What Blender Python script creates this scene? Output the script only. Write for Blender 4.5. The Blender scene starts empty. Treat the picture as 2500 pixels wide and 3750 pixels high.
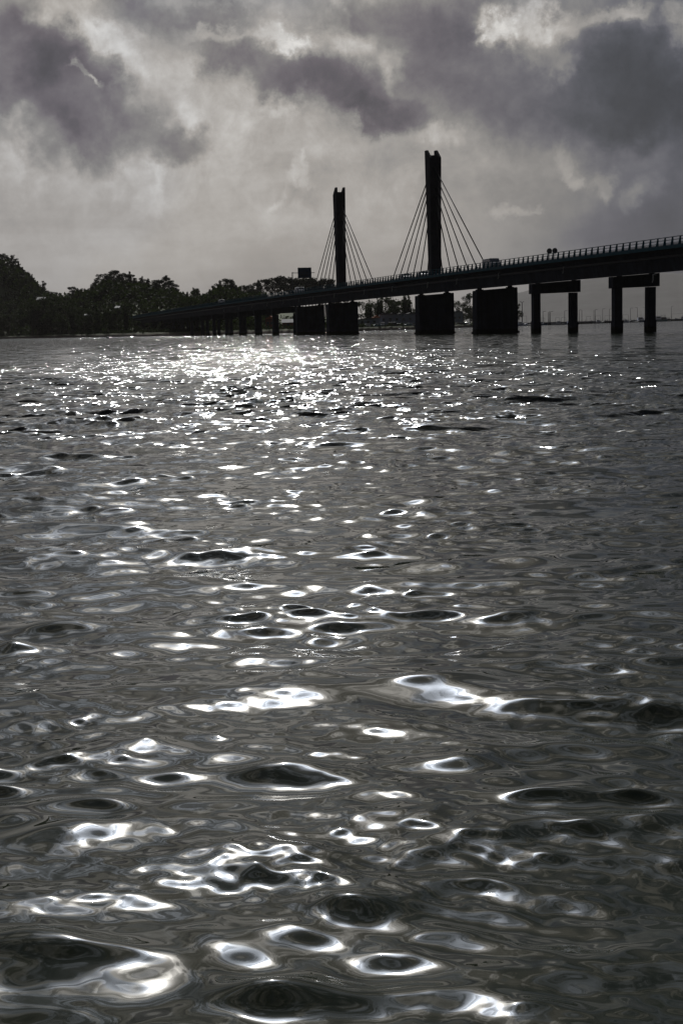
import bpy, bmesh, math, random
import numpy as np
from mathutils import Vector, Matrix
random.seed(7); rng = np.random.default_rng(11)
SC = bpy.context.scene
COL = SC.collection
rad = math.radians

# ------------------------------------------------------------------ camera
F_PX = 5208.0                      # focal length in pixels of the 2500 x 3750 photograph
PITCH = math.atan(675/F_PX); ROLL = 0.0255
cp, sp = math.cos(PITCH), math.sin(PITCH)
FW = Vector((0, cp, -sp)); R0 = Vector((1, 0, 0)); U0 = Vector((0, sp, cp))
RT = R0*math.cos(ROLL) - U0*math.sin(ROLL); UP = U0*math.cos(ROLL) + R0*math.sin(ROLL)
CAM = Vector((0, 0, 1.8))
cd = bpy.data.cameras.new('camera'); cam = bpy.data.objects.new('camera', cd); COL.objects.link(cam)
cam.matrix_world = Matrix(((RT.x, UP.x, -FW.x, CAM.x), (RT.y, UP.y, -FW.y, CAM.y), (RT.z, UP.z, -FW.z, CAM.z), (0, 0, 0, 1)))
cd.sensor_fit = 'VERTICAL'; cd.sensor_height = 36; cd.lens = 36*F_PX/3750
cd.clip_start = 0.1; cd.clip_end = 60000
SC.camera = cam

def ray(x, y):
    d = FW*F_PX + RT*(x-1250) + UP*(1875-y); d.normalize(); return d
def azel(x, y):
    d = ray(x, y); return math.degrees(math.atan2(d.x, d.y)), math.degrees(math.asin(d.z))
def at(x, y, Y):                   # the point Y metres ahead on the line of sight of a photograph pixel
    d = ray(x, y); return CAM + d*(Y/d.y)
def gx(x, Y):                      # ground X of a pixel column at depth Y (near the horizon)
    return at(x, 1200-ROLL*(x-1250), Y).x

# ------------------------------------------------------------------ render + exposure
SC.view_settings.view_transform = 'Standard'; SC.view_settings.look = 'None'
SC.view_settings.exposure = 0.0; SC.view_settings.gamma = 1.0; SC.view_settings.use_curve_mapping = False
SC.cycles.use_denoising = True
SC.cycles.max_bounces = 5; SC.cycles.diffuse_bounces = 2; SC.cycles.glossy_bounces = 3; SC.cycles.volume_bounces = 0
SC.cycles.transparent_max_bounces = 6; SC.cycles.transmission_bounces = 3

# ------------------------------------------------------------------ sun
SUN_AZ, SUN_EL = -4.8, 38.0        # degrees right of the view direction, above the horizon
a, e = rad(SUN_AZ), rad(SUN_EL)
SUN_DIR = Vector((math.sin(a)*math.cos(e), math.cos(a)*math.cos(e), math.sin(e)))
sl = bpy.data.lights.new('sun', 'SUN'); sun = bpy.data.objects.new('sun', sl); COL.objects.link(sun)
sl.energy = 3.8; sl.angle = rad(0.6); sl.color = (1.0, 0.975, 0.94)
sun.rotation_euler = SUN_DIR.to_track_quat('Z', 'Y').to_euler(); sun.location = (0, 0, 500)

# ------------------------------------------------------------------ node helper
class NT:
    def __init__(s, tree): s.t = tree; s.n = tree.nodes; s.l = tree.links
    def node(s, typ, **kw):
        n = s.n.new(typ)
        for k, v in kw.items():
            setattr(n, k, v)
        return n
    def put(s, sock, v):
        if hasattr(v, 'default_value') or hasattr(v, 'is_output'): s.l.new(v, sock)
        else: sock.default_value = v
    def math(s, op, *ins, clamp=False):
        n = s.node('ShaderNodeMath', operation=op, use_clamp=clamp)
        for i, v in enumerate(ins): s.put(n.inputs[i], v)
        return n.outputs[0]
    def vmath(s, op, *ins):
        n = s.node('ShaderNodeVectorMath', operation=op)
        for i, v in enumerate(ins): s.put(n.inputs[i], v)
        return n.outputs['Value'] if op in ('LENGTH', 'DOT_PRODUCT', 'DISTANCE') else n.outputs[0]
    def scale(s, v, f):
        n = s.node('ShaderNodeVectorMath', operation='SCALE'); s.put(n.inputs[0], v); s.put(n.inputs['Scale'], f); return n.outputs[0]
    def noise(s, vec, scale, detail=3, rough=0.5, dist=0.0, color=False):
        n = s.node('ShaderNodeTexNoise'); s.put(n.inputs['Vector'], vec)
        n.inputs['Scale'].default_value = scale; n.inputs['Detail'].default_value = detail
        n.inputs['Roughness'].default_value = rough; n.inputs['Distortion'].default_value = dist
        return n.outputs['Color' if color else 'Fac']
    def rng(s, v, a, b, c=0.0, d=1.0, smooth=False):
        n = s.node('ShaderNodeMapRange', interpolation_type='SMOOTHSTEP' if smooth else 'LINEAR')
        for i, q in enumerate((v, a, b, c, d)): s.put(n.inputs[i], q)
        return n.outputs[0]
    def comb(s, x, y, z):
        n = s.node('ShaderNodeCombineXYZ')
        for i, q in enumerate((x, y, z)): s.put(n.inputs[i], q)
        return n.outputs[0]
    def ramp(s, v, stops):
        n = s.node('ShaderNodeValToRGB'); s.put(n.inputs[0], v); cr = n.color_ramp
        while len(cr.elements) < len(stops): cr.elements.new(0.5)
        for el, (p, c) in zip(cr.elements, stops): el.position = p; el.color = (*c, 1)
        return n.outputs[0]
    def mixc(s, f, a, b, mode='MIX'):
        n = s.node('ShaderNodeMix', data_type='RGBA', blend_type=mode)
        s.put(n.inputs[0], f)
        for i, v in ((6, a), (7, b)):
            s.put(n.inputs[i], (*v, 1) if isinstance(v, tuple) and len(v) == 3 else v)
        return n.outputs[2]

# ------------------------------------------------------------------ world: broken cloud round a veiled sun
W = bpy.data.worlds.new('World'); SC.world = W; W.use_nodes = True
W.cycles.sampling_method = 'MANUAL'; W.cycles.sample_map_resolution = 1024
w = NT(W.node_tree); w.n.clear()
D = w.vmath('NORMALIZE', w.node('ShaderNodeTexCoord').outputs['Generated'])
sep = w.node('ShaderNodeSeparateXYZ'); w.put(sep.inputs[0], D)
dx, dy, dz = sep.outputs
az = w.math('MULTIPLY', w.math('ARCTAN2', dx, dy), 57.29578)
el = w.math('MULTIPLY', w.math('ARCSINE', dz), 57.29578)
# cloud-layer coordinates: clouds flatten and crowd together towards the horizon
den = w.math('ADD', w.math('MAXIMUM', dz, 0.0), 0.16)
cl = w.comb(w.math('DIVIDE', dx, den), w.math('DIVIDE', dy, den), 0.0)
# ragged edges: warp the (azimuth, elevation) position
wc1 = w.vmath('SUBTRACT', w.noise(D, 9.0, 4, 0.6, color=True), (0.5, 0.5, 0.5))
wc2 = w.vmath('SUBTRACT', w.noise(D, 38.0, 6, 0.72, color=True), (0.5, 0.5, 0.5))
warp = w.vmath('ADD', w.scale(wc1, 5.5), w.scale(wc2, 2.0))
P = w.vmath('MULTIPLY', w.vmath('ADD', w.comb(az, el, 0.0), warp), (1, 1, 0))
CLOUDS = [  # (x, y) in the photograph at 1568 px wide, radii, rotation, strength, edge softness (0 hard .. 1 soft)
    (60, 180, 170, 130, 0, -0.85, 0.65), (150, 140, 100, 60, -35, -0.55, 0.65), (200, 235, 130, 90, -25, -0.65, 0.65), (145, 340, 75, 60, 0, -0.65, 0.59), (225, 330, 55, 50, 0, -0.50, 0.65), (280, 200, 60, 40, -50, -0.50, 0.78),
    (330, 290, 90, 60, -30, -0.45, 0.91), (425, 335, 72, 40, -15, -0.75, 0.65), (310, 250, 40, 60, 20, -0.25, 0.78),
    (350, 35, 90, 36, -10, -0.60, 0.91), (500, 25, 90, 26, -10, -0.55, 0.78), (20, 40, 60, 60, 0, -0.50, 0.91),
    (540, 110, 70, 38, -25, -0.55, 0.59), (650, 165, 120, 56, -25, -0.62, 0.52), (760, 225, 140, 66, -20, -0.66, 0.52), (850, 255, 130, 74, -5, -0.68, 0.65), (860, 310, 80, 35, 0, -0.60, 0.65), (960, 300, 60, 34, 10, -0.50, 0.65),
    (860, 40, 130, 50, 0, -0.60, 0.78), (1010, 90, 110, 100, 0, -0.60, 1.00), (1110, 190, 150, 110, 0, -0.60, 1.00), (1080, 50, 80, 60, 0, -0.40, 1.00), (1130, 290, 100, 50, 0, -0.30, 1.00),
    (1420, 190, 210, 110, 0, -0.95, 0.91), (1500, 260, 160, 90, 0, -0.65, 1.00), (1400, 110, 110, 50, -10, -0.35, 0.78), (1610, 480, 200, 260, 0, -0.75, 1.00), (1520, 640, 360, 130, 0, -0.60, 1.00), (1390, 500, 120, 90, 0, -0.30, 1.00),
    (560, 50, 60, 26, 0, -0.20, 1.00), (660, 465, 50, 22, 0, -0.25, 0.91), (1200, 440, 120, 40, 0, -0.15, 1.00), (300, 420, 30, 30, 0, -0.10, 1.00),
    (1900, -900, 900, 1100, 0, -1.00, 1.00), (-500, -700, 500, 700, 0, -0.50, 1.00),
    # lit wisps
    (75, 40, 36, 26, -30, 0.61, 0.68), (150, 45, 80, 36, -30, 0.37, 0.94), (220, 85, 60, 40, -45, 0.29, 0.81), (300, 120, 110, 34, -35, 0.37, 0.81), (400, 140, 120, 60, -20, 0.25, 1.00), (460, 260, 40, 60, 25, 0.25, 1.00), (240, 215, 46, 11, -50, 0.70, 0.54), (275, 245, 26, 9, -15, 0.61, 0.54), (225, 190, 14, 10, 0, 0.49, 0.68),
    (515, 62, 40, 18, -5, 0.45, 0.68), (640, 80, 90, 26, -20, 0.49, 0.81), (700, 120, 60, 22, -35, 0.49, 0.68), (790, 100, 40, 40, -30, 0.45, 0.81), (860, 130, 60, 40, -20, 0.29, 0.94), (945, 165, 32, 42, -10, 0.53, 0.68), (942, 215, 18, 30, 0, 0.41, 0.68), (760, 15, 40, 20, -40, 0.49, 0.81),
    (1180, 62, 44, 34, 10, 0.70, 0.54), (1225, 35, 60, 34, 20, 0.61, 0.61), (1300, 22, 60, 30, 0, 0.61, 0.68), (1280, 95, 60, 36, -30, 0.45, 0.68), (1150, 80, 24, 12, 30, 0.57, 0.54), (1320, 120, 30, 22, 0, 0.33, 0.81),
    (1430, 12, 70, 24, 0, 0.78, 0.61), (1480, 40, 40, 20, -30, 0.41, 0.81), (1550, 78, 32, 36, 20, 0.70, 0.61), (1560, 20, 26, 30, 0, 0.66, 0.68),
    (1335, 360, 26, 50, 15, 0.34, 0.68), (1350, 400, 22, 18, 0, 0.25, 0.68), (1405, 400, 24, 36, -20, 0.41, 0.61), (1395, 440, 18, 20, 20, 0.33, 0.68), (1475, 440, 34, 26, 0, 0.37, 0.61), (1515, 420, 30, 34, 30, 0.34, 0.61), (1400, 320, 110, 30, -20, 0.16, 1.00), (1150, 484, 30, 14, 5, 0.25, 0.54), (1215, 486, 45, 12, 5, 0.25, 0.54), (1265, 472, 16, 14, 0, 0.25, 0.54), (1500, 340, 40, 30, 0, 0.20, 0.81),
    (690, 425, 32, 26, 25, 0.23, 0.54), (650, 455, 40, 20, 35, 0.18, 0.54), (600, 488, 36, 12, 30, 0.18, 0.68), (715, 405, 14, 12, 0, 0.16, 0.54), (325, 430, 34, 30, 0, 0.16, 0.61), (350, 385, 22, 30, 0, 0.18, 0.68), (1020, 330, 45, 28, -10, 0.33, 0.68), (1110, 320, 90, 50, 0, 0.20, 1.00),
    (30, 300, 40, 18, 0, 0.37, 0.68), (60, 350, 60, 40, 0, 0.20, 1.00), (940, 460, 36, 30, 0, 0.12, 0.68), (660, 260, 50, 24, -50, 0.29, 0.81), (830, 335, 40, 18, -20, 0.25, 0.81), (600, 290, 200, 90, 0, 0.12, 1.00),
]
DEG = math.degrees(math.atan(1/F_PX))*2500/1568     # degrees per pixel of the 1568-wide picture
psep = w.node('ShaderNodeSeparateXYZ'); w.put(psep.inputs[0], P); acc = w.math('MULTIPLY', psep.outputs[2], 0.0)
for (x, y, rx, ry, rot, k, soft) in CLOUDS:
    ca, ce = azel(x*2500/1568, y*2500/1568)
    m = w.node('ShaderNodeMapping', vector_type='TEXTURE'); w.put(m.inputs['Vector'], w.comb(psep.outputs[0], psep.outputs[1], acc))   # the running sum rides along in z, scaled away
    m.inputs['Location'].default_value = (ca, ce, 0); m.inputs['Rotation'].default_value = (0, 0, rad(rot))
    m.inputs['Scale'].default_value = (rx*DEG*1.25, ry*DEG*1.25, 1e6)
    r = w.vmath('LENGTH', m.outputs[0])
    g = w.rng(r, 1.0+0.25*soft, 0.75-0.75*soft, 0.0, k, smooth=True)
    acc = w.math('ADD', acc, g)
# general cloud structure everywhere, in the cloud layer
n1 = w.math('SUBTRACT', w.noise(cl, 1.1, 5, 0.55, 0.3), 0.5)
n2 = w.math('SUBTRACT', w.noise(D, 30.0, 7, 0.68, 0.4), 0.5)
n3 = w.math('SUBTRACT', w.noise(D, 90.0, 4, 0.6, 0.2), 0.5)
hi = w.rng(el, 1.0, 9.0, 0.25, 1.0, smooth=True)     # smooth veil low down, torn cloud above
away = w.rng(el, 12.0, 20.0, 0.0, 1.0, smooth=True)  # above the picture the layer alone decides
st = w.math('ADD', w.math('MULTIPLY', n2, w.rng(away, 0, 1, 1.15, 2.6)), w.math('MULTIPLY', n3, w.rng(away, 0, 1, 0.5, 1.4)))
st = w.math('MULTIPLY', st, hi)
n4 = w.math('SUBTRACT', w.noise(D, 6.5, 5, 0.6, 0.5), 0.5)
n5 = w.math('SUBTRACT', w.rng(w.noise(D, 11.0, 6, 0.62, 0.8), 0.44, 0.56, 0, 1, smooth=True), 0.5)
st = w.math('ADD', st, w.math('MULTIPLY', n5, w.rng(away, 0, 1, 0.0, 1.3)))
st = w.math('ADD', st, w.math('ADD', w.math('MULTIPLY', n1, w.rng(away, 0, 1, 0.8, 2.2)), w.math('MULTIPLY', n4, w.rng(away, 0, 1, 0.3, 4.0))))
# light through the cloud: bright towards the sun, dull away from it
sd = w.math('ARCCOSINE', w.math('MINIMUM', w.vmath('DOT_PRODUCT', D, tuple(SUN_DIR)), 0.999999))
th = w.math('MULTIPLY', sd, 57.29578)
def ex(k, s_): return w.math('MULTIPLY', w.math('EXPONENT', w.math('DIVIDE', th, -s_)), k)
glow = w.math('MULTIPLY', w.math('EXPONENT', w.math('MULTIPLY', w.math('POWER', w.math('DIVIDE', w.math('ABSOLUTE', el), 12.0), 2.0), -1.0)), w.math('EXPONENT', w.math('MULTIPLY', w.math('POWER', w.math('DIVIDE', w.math('ABSOLUTE', w.math('ADD', az, 6.0)), 22.0), 2.0), -1.0)))
base = w.math('ADD', w.math('ADD', ex(0.50, 32.0), w.math('MULTIPLY', glow, 0.29)), 0.005)
lum = w.math('MULTIPLY', base, w.math('EXPONENT', w.math('ADD', acc, st)))
aur = w.math('MULTIPLY', w.math('ADD', ex(75.0, 1.5), ex(4.2, 5.0)), w.math('EXPONENT', w.math('ADD', w.math('MULTIPLY', n1, 1.5), w.math('MULTIPLY', n5, 0.9))))
tot = w.math('ADD', lum, aur)
tint = w.ramp(w.math('MULTIPLY', tot, 1.6), [(0.0, (0.82, 0.94, 1.10)), (0.10, (0.90, 0.95, 1.06)), (0.19, (0.98, 0.955, 1.02)), (0.34, (1.0, 0.98, 0.97)), (0.62, (1.01, 0.955, 0.905)), (1.0, (1.0, 0.98, 0.95))])
hue = w.mixc(w.rng(w.noise(D, 5.0, 3, 0.5), 0.42, 0.58, 0, 1, smooth=True), (0.86, 0.96, 1.13), (1.02, 1.0, 0.955))
hue = w.mixc(w.rng(el, 10.0, 16.0, 0.15, 0.9, smooth=True), (1.0, 1.0, 1.0), hue)
dk = w.rng(tot, 0.10, 0.26, 1.0, 0.0, smooth=True)
side = w.mixc(w.rng(az, 1.0, 11.0, 0, 1, smooth=True), (1.03, 0.955, 1.06), (0.92, 0.965, 1.09))
side = w.mixc(dk, (1.0, 1.0, 1.0), side)
cloudc = w.vmath('MULTIPLY', w.vmath('MULTIPLY', w.scale(tint, tot), hue), side)
sky = w.node('ShaderNodeTexSky', sky_type='NISHITA'); sky.sun_disc = False
sky.sun_elevation = rad(SUN_EL); sky.sun_rotation = rad(SUN_AZ); sky.air_density = 1.2; sky.dust_density = 3.0
thin = w.math('MULTIPLY', w.rng(n1, 0.02, 0.2, 0.0, 0.10), away)   # thin places let a little blue through
bgs = w.node('ShaderNodeBackground'); w.put(bgs.inputs[0], sky.outputs[0]); bgs.inputs[1].default_value = 0.05
bgc = w.node('ShaderNodeBackground'); w.put(bgc.inputs[0], cloudc); bgc.inputs[1].default_value = 1.0
mx = w.node('ShaderNodeMixShader'); w.put(mx.inputs[0], w.math('ADD', thin, 0.03)); w.put(mx.inputs[1], bgc.outputs[0]); w.put(mx.inputs[2], bgs.outputs[0])
out = w.node('ShaderNodeOutputWorld'); w.put(out.inputs[0], mx.outputs[0])

# ------------------------------------------------------------------ naming
def tag(o, label=None, cat=None, group=None, kind=None):
    if label: o['label'] = label
    if cat: o['category'] = cat
    if group: o['group'] = group
    if kind: o['kind'] = kind
    return o

# ------------------------------------------------------------------ water
def build_water():
    half = rad(17.0); nfine = 700
    fine = np.linspace(-half, half, nfine+1)
    coarse = np.linspace(half, 2*np.pi-half, 60)[1:-1]
    ang = np.concatenate([fine, coarse]); na = len(ang)
    r = [0.9]
    while r[-1] < 60: r.append(r[-1]*(1.0031 if r[-1] > 3.4 else 1.03))
    while r[-1] < 1300: r.append(r[-1]*1.0056)
    while r[-1] < 15000: r.append(r[-1]*1.08)
    r[-1] = 15000.0
    r = np.array(r); nr = len(r)
    A, Rr = np.meshgrid(ang, r)
    X = np.sin(A)*Rr; Y = np.cos(A)*Rr
    cell = np.maximum(Rr*np.where(Rr < 60, 0.0031, 0.0056), 0.004)
    g = np.random.default_rng(5)
    Z = np.zeros_like(X); lost = np.zeros_like(X); OX = np.zeros_like(X); OY = np.zeros_like(X)
    # slow patches of rougher and calmer water
    def patch(scale, seed):
        q = np.random.default_rng(seed); s = np.zeros_like(X)
        for _ in range(7):
            t = q.uniform(0, 2*np.pi); k = 2*np.pi/(scale*q.uniform(.7, 1.6)); s += np.sin(k*(X*np.sin(t)*.8+Y*np.cos(t))+q.uniform(0, 6.28))
        return s/np.sqrt(3.5)
    zone = np.interp(Rr, [0, 7, 13, 21, 33, 75, 115, 170, 300, 650], [0.85, 0.95, 1.15, 1.35, 2.75, 2.7, 1.6, 1.1, 0.9, 1.9])
    bands = WAVES
    for (l0, l1, n, slope, spread, ps, pa) in bands:
        env = np.clip(1 + pa*patch(ps, int(l0*1000)+3), 0.1, 2.4) if pa else 1.0
        if l1 <= 1.0: env = env*zone
        elif l1 < 3: env = env*zone**0.2
        k_n = slope*math.sqrt(2.0/n)
        for i in range(n):
            lam = l0*(l1/l0)**((i+g.uniform())/n); k = 2*np.pi/lam
            th = rad(WIND) + g.normal(0, rad(spread))
            ph = g.uniform(0, 2*np.pi)
            fade = np.clip((lam/cell-2.6)/2.6, 0, 1)
            cxn, cyn = math.sin(th), math.cos(th)
            arg = k*(X*cxn+Y*cyn)+ph
            am = k_n*fade*env
            Z += am/k*np.cos(arg)
            OX += -0.8*am/k*np.sin(arg)*cxn; OY += -0.8*am/k*np.sin(arg)*cyn
            lost += (k_n*(1-fade)*env)**2*0.5
    for (hx, hy, hr, rx, ry, rot, hh) in HUMPS:
        c, s = math.cos(rot), math.sin(rot); u = (X-hx)*c+(Y-hy)*s; v = -(X-hx)*s+(Y-hy)*c
        Z += hh*np.exp(-(u/rx)**2-(v/ry)**2)
    far = np.clip((Rr-900)/400, 0, 1); Z *= (1-far)
    X = X+OX*(1-far); Y = Y+OY*(1-far)
    V = np.stack([X, Y, Z], -1).reshape(-1, 3)
    V = np.concatenate([V, [[0, 0, 0]]]).astype(np.float32); ctr = len(V)-1
    i = np.arange(nr-1)[:, None]*na; j = np.arange(na)[None, :]; jn = (j+1) % na
    Q = np.stack([i+j, i+na+j, i+na+jn, i+jn], -1).reshape(-1, 4)
    T = np.stack([np.full(na, ctr), np.arange(na), (np.arange(na)+1) % na], -1)
    me = bpy.data.meshes.new('water')
    nq, nt = len(Q), len(T)
    me.vertices.add(len(V)); me.vertices.foreach_set('co', V.ravel())
    me.loops.add(nq*4+nt*3); me.loops.foreach_set('vertex_index', np.concatenate([Q.ravel(), T.ravel()]).astype(np.int32))
    me.polygons.add(nq+nt); me.polygons.foreach_set('loop_start', np.concatenate([np.arange(nq)*4, nq*4+np.arange(nt)*3]).astype(np.int32))
    me.polygons.foreach_set('use_smooth', np.ones(nq+nt, bool))
    me.update(calc_edges=True)
    at_ = me.attributes.new('chop', 'FLOAT', 'POINT')
    at_.data.foreach_set('value', np.concatenate([np.sqrt(lost).ravel(), [0]]).astype(np.float32))
    o = bpy.data.objects.new('water', me); COL.objects.link(o); o['kind'] = 'structure'
    m = bpy.data.materials.new('water'); m.use_nodes = True; t = NT(m.node_tree); t.n.clear()
    pos = t.node('ShaderNodeNewGeometry')
    PP = pos.outputs['Position']
    chop = t.node('ShaderNodeAttribute'); chop.attribute_name = 'chop'; ch = chop.outputs['Fac']
    def slopes(scale, dist=0.0):
        v = t.vmath('MULTIPLY', PP, (0.55*scale, 1.0*scale, 0))
        return t.vmath('SUBTRACT', t.noise(v, 1.0, 2, 0.5, dist, color=True), (0.5, 0.5, 0.5))
    farv = t.vmath('ADD', t.scale(slopes(1.7), 1.0), t.scale(slopes(6.5), 0.8))
    farv = t.vmath('MULTIPLY', t.scale(farv, t.math('MULTIPLY', ch, 7.0)), (0.45, 1.0, 0.0))
    # capillary wrinkles, in streaks
    mask = t.rng(t.noise(t.vmath('MULTIPLY', PP, (0.9, 2.2, 0)), 1.0, 3, 0.6), 0.55, 0.75, 0.0, 1.0, smooth=True)
    cap = t.scale(slopes(22.0, 0.6), t.math('MULTIPLY', mask, 0.055))
    cap2 = t.vmath('ADD', t.scale(slopes(4.0, 0.6), 0.035), t.scale(slopes(15.0, 0.5), 0.035))
    s_ = t.vmath('MULTIPLY', t.vmath('ADD', t.vmath('ADD', farv, cap), cap2), (1, 1, 0))
    N = t.vmath('NORMALIZE', t.vmath('ADD', pos.outputs['Normal'], s_))
    b = t.node('ShaderNodeBsdfPrincipled')
    b.inputs['Base Color'].default_value = (0.010, 0.013, 0.008, 1)
    t.put(b.inputs['Roughness'], t.math('ADD', t.math('MULTIPLY', ch, 0.12), 0.034)); b.inputs['IOR'].default_value = 1.333
    t.put(b.inputs['Normal'], N)
    o2 = t.node('ShaderNodeOutputMaterial'); t.put(o2.inputs[0], b.outputs[0])
    me.materials.append(m)
    return o
WIND = 5.0
WAVES = [  # shortest, longest wavelength, count, rms slope, spread, patch size, patch strength
    (3.0, 8.0, 14, 0.022, 25, 0, 0),
    (0.95, 2.2, 28, 0.060, 20, 6.0, 0.35),
    (0.42, 0.9, 40, 0.068, 27, 3.0, 0.4),
    (0.17, 0.38, 60, 0.108, 34, 2.2, 0.45),
    (0.07, 0.15, 44, 0.046, 45, 1.6, 0.6),
]
HUMPS = []         # single steeper wavelets: x, y, -, half length, half width, turn, height
for (px, py, wpx, hgt) in ((420, 2740, 620, .036), (1050, 2830, 560, .040), (1130, 2490, 460, .036), (760, 2290, 520, .034), (1850, 2260, 420, .040), (1720, 2790, 380, .030), (250, 3060, 620, .036), (1330, 3320, 560, .036),
                           (180, 3480, 760, .050), (1030, 3640, 700, .048), (1290, 1900, 420, .036), (330, 1830, 330, .040), (500, 1915, 260, .036), (1560, 1870, 200, .034), (2150, 1805, 240, .040), (60, 2360, 240, .034), (1380, 2310, 360, .030), (1430, 2140, 560, .030)):
    d_ = ray(px, py); k_ = -CAM.z/d_.z; q_ = CAM+d_*k_; L_ = wpx*0.30*k_/F_PX
    HUMPS.append((q_.x, q_.y, 0, L_, min(.20, max(.11, L_*.42)), 0.12*math.sin(px), hgt))
build_water()

# ------------------------------------------------------------------ mesh helpers
MATS = {}
def mat(name, base, rough=0.8, spec=0.5, metal=0.0, var=0.25, scale=1.5, bump=0.0, trans=None):
    if name in MATS: return MATS[name]
    m = bpy.data.materials.new(name); m.use_nodes = True; t = NT(m.node_tree); t.n.clear()
    co = t.node('ShaderNodeTexCoord').outputs['Object']
    b = t.node('ShaderNodeBsdfPrincipled')
    if var:
        n = t.noise(co, scale, 4, 0.6)
        f = t.rng(n, 0.3, 0.7, 1-var, 1+var)
        c = t.scale(base, f)
        t.put(b.inputs['Base Color'], c)
    else: b.inputs['Base Color'].default_value = (*base, 1)
    b.inputs['Roughness'].default_value = rough; b.inputs['Metallic'].default_value = metal
    b.inputs['Specular IOR Level'].default_value = spec
    if bump:
        bn = t.node('ShaderNodeBump'); bn.inputs['Strength'].default_value = bump; bn.inputs['Distance'].default_value = 0.02
        t.put(bn.inputs['Height'], t.noise(co, scale*8, 4, 0.6)); t.put(b.inputs['Normal'], bn.outputs[0])
    sh = b.outputs[0]
    if trans:
        tr = t.node('ShaderNodeBsdfTranslucent'); tr.inputs[0].default_value = (*trans, 1)
        mxs = t.node('ShaderNodeMixShader'); mxs.inputs[0].default_value = 0.4
        t.put(mxs.inputs[1], sh); t.put(mxs.inputs[2], tr.outputs[0]); sh = mxs.outputs[0]
    o = t.node('ShaderNodeOutputMaterial'); t.put(o.inputs[0], sh)
    MATS[name] = m; return m

class MB:
    def __init__(s): s.v = []; s.f = []
    def add(s, vs, fs):
        o = len(s.v); s.v += [tuple(p) for p in vs]; s.f += [tuple(i+o for i in q) for q in fs]; return s
    def box(s, x0, x1, y0, y1, z0, z1):
        return s.add([(x0,y0,z0),(x1,y0,z0),(x1,y1,z0),(x0,y1,z0),(x0,y0,z1),(x1,y0,z1),(x1,y1,z1),(x0,y1,z1)],
                     [(0,3,2,1),(4,5,6,7),(0,1,5,4),(1,2,6,5),(2,3,7,6),(3,0,4,7)])
    def hexa(s, b, t):     # bottom and top quads (4 points each)
        return s.add(list(b)+list(t), [(0,3,2,1),(4,5,6,7),(0,1,5,4),(1,2,6,5),(2,3,7,6),(3,0,4,7)])
    def prism(s, prof, p0, p1, axis):   # closed profile of 2-tuples, extruded along axis from p0 to p1
        n = len(prof)
        def P(a, b, c): return (c, a, b) if axis == 'x' else (a, c, b) if axis == 'y' else (a, b, c)
        return s.add([P(a, b, p0) for a, b in prof]+[P(a, b, p1) for a, b in prof],
                     [tuple(range(n-1, -1, -1)), tuple(range(n, 2*n))]+[(i, (i+1) % n, n+(i+1) % n, n+i) for i in range(n)])
    def tube(s, a, b, r, r2=None, n=8, cap=True):
        a = Vector(a); b = Vector(b); d = (b-a).normalized(); r2 = r if r2 is None else r2
        u = d.orthogonal().normalized(); v = d.cross(u)
        vs = [a+(u*math.cos(t)+v*math.sin(t))*r for t in [2*math.pi*i/n for i in range(n)]]
        vs += [b+(u*math.cos(t)+v*math.sin(t))*r2 for t in [2*math.pi*i/n for i in range(n)]]
        fs = [(i, (i+1) % n, n+(i+1) % n, n+i) for i in range(n)]
        if cap: fs += [tuple(range(n-1, -1, -1)), tuple(range(n, 2*n))]
        return s.add(vs, fs)
    def sweep(s, rings, closed=True, caps=True):   # rings: list of equal-length point lists
        n = len(rings[0]); vs = [p for r in rings for p in r]; fs = []
        for k in range(len(rings)-1):
            for i in range(n if closed else n-1):
                fs.append((k*n+i, k*n+(i+1) % n, (k+1)*n+(i+1) % n, (k+1)*n+i))
        if caps and closed: fs += [tuple(range(n-1, -1, -1)), tuple((len(rings)-1)*n+i for i in range(n))]
        return s.add(vs, fs)
    def mesh(s, name, m, smooth=False):
        me = bpy.data.meshes.new(name); me.from_pydata(s.v, [], s.f); me.update()
        bm = bmesh.new(); bm.from_mesh(me); bmesh.ops.recalc_face_normals(bm, faces=bm.faces); bm.to_mesh(me); bm.free()
        if smooth: me.polygons.foreach_set('use_smooth', np.ones(len(me.polygons), bool))
        if m: me.materials.append(m)
        return me
    def build(s, name, m, parent=None, smooth=False):
        return link(name, s.mesh(name, m, smooth), parent)
def link(name, me, parent=None, loc=None, rot=None, scale=None):
    o = bpy.data.objects.new(name, me); COL.objects.link(o)
    if parent: o.parent = parent
    if loc is not None: o.location = loc
    if rot is not None: o.rotation_euler = rot
    if scale is not None: o.scale = scale
    return o
KIDS = {}
def copy_tree(o, parent=None):
    c = o.copy(); COL.objects.link(c); c.parent = parent
    for ch in list(o.children): copy_tree(ch, c)
    return c
def bevel(me, w=0.03, seg=2, ang=35):
    bm = bmesh.new(); bm.from_mesh(me); bmesh.ops.remove_doubles(bm, verts=bm.verts, dist=1e-5)
    es = [e for e in bm.edges if len(e.link_faces) == 2 and e.calc_face_angle(0) > rad(ang)]
    bmesh.ops.bevel(bm, geom=es, offset=w, segments=seg, affect='EDGES', profile=0.5); bm.to_mesh(me); bm.free(); return me

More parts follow.
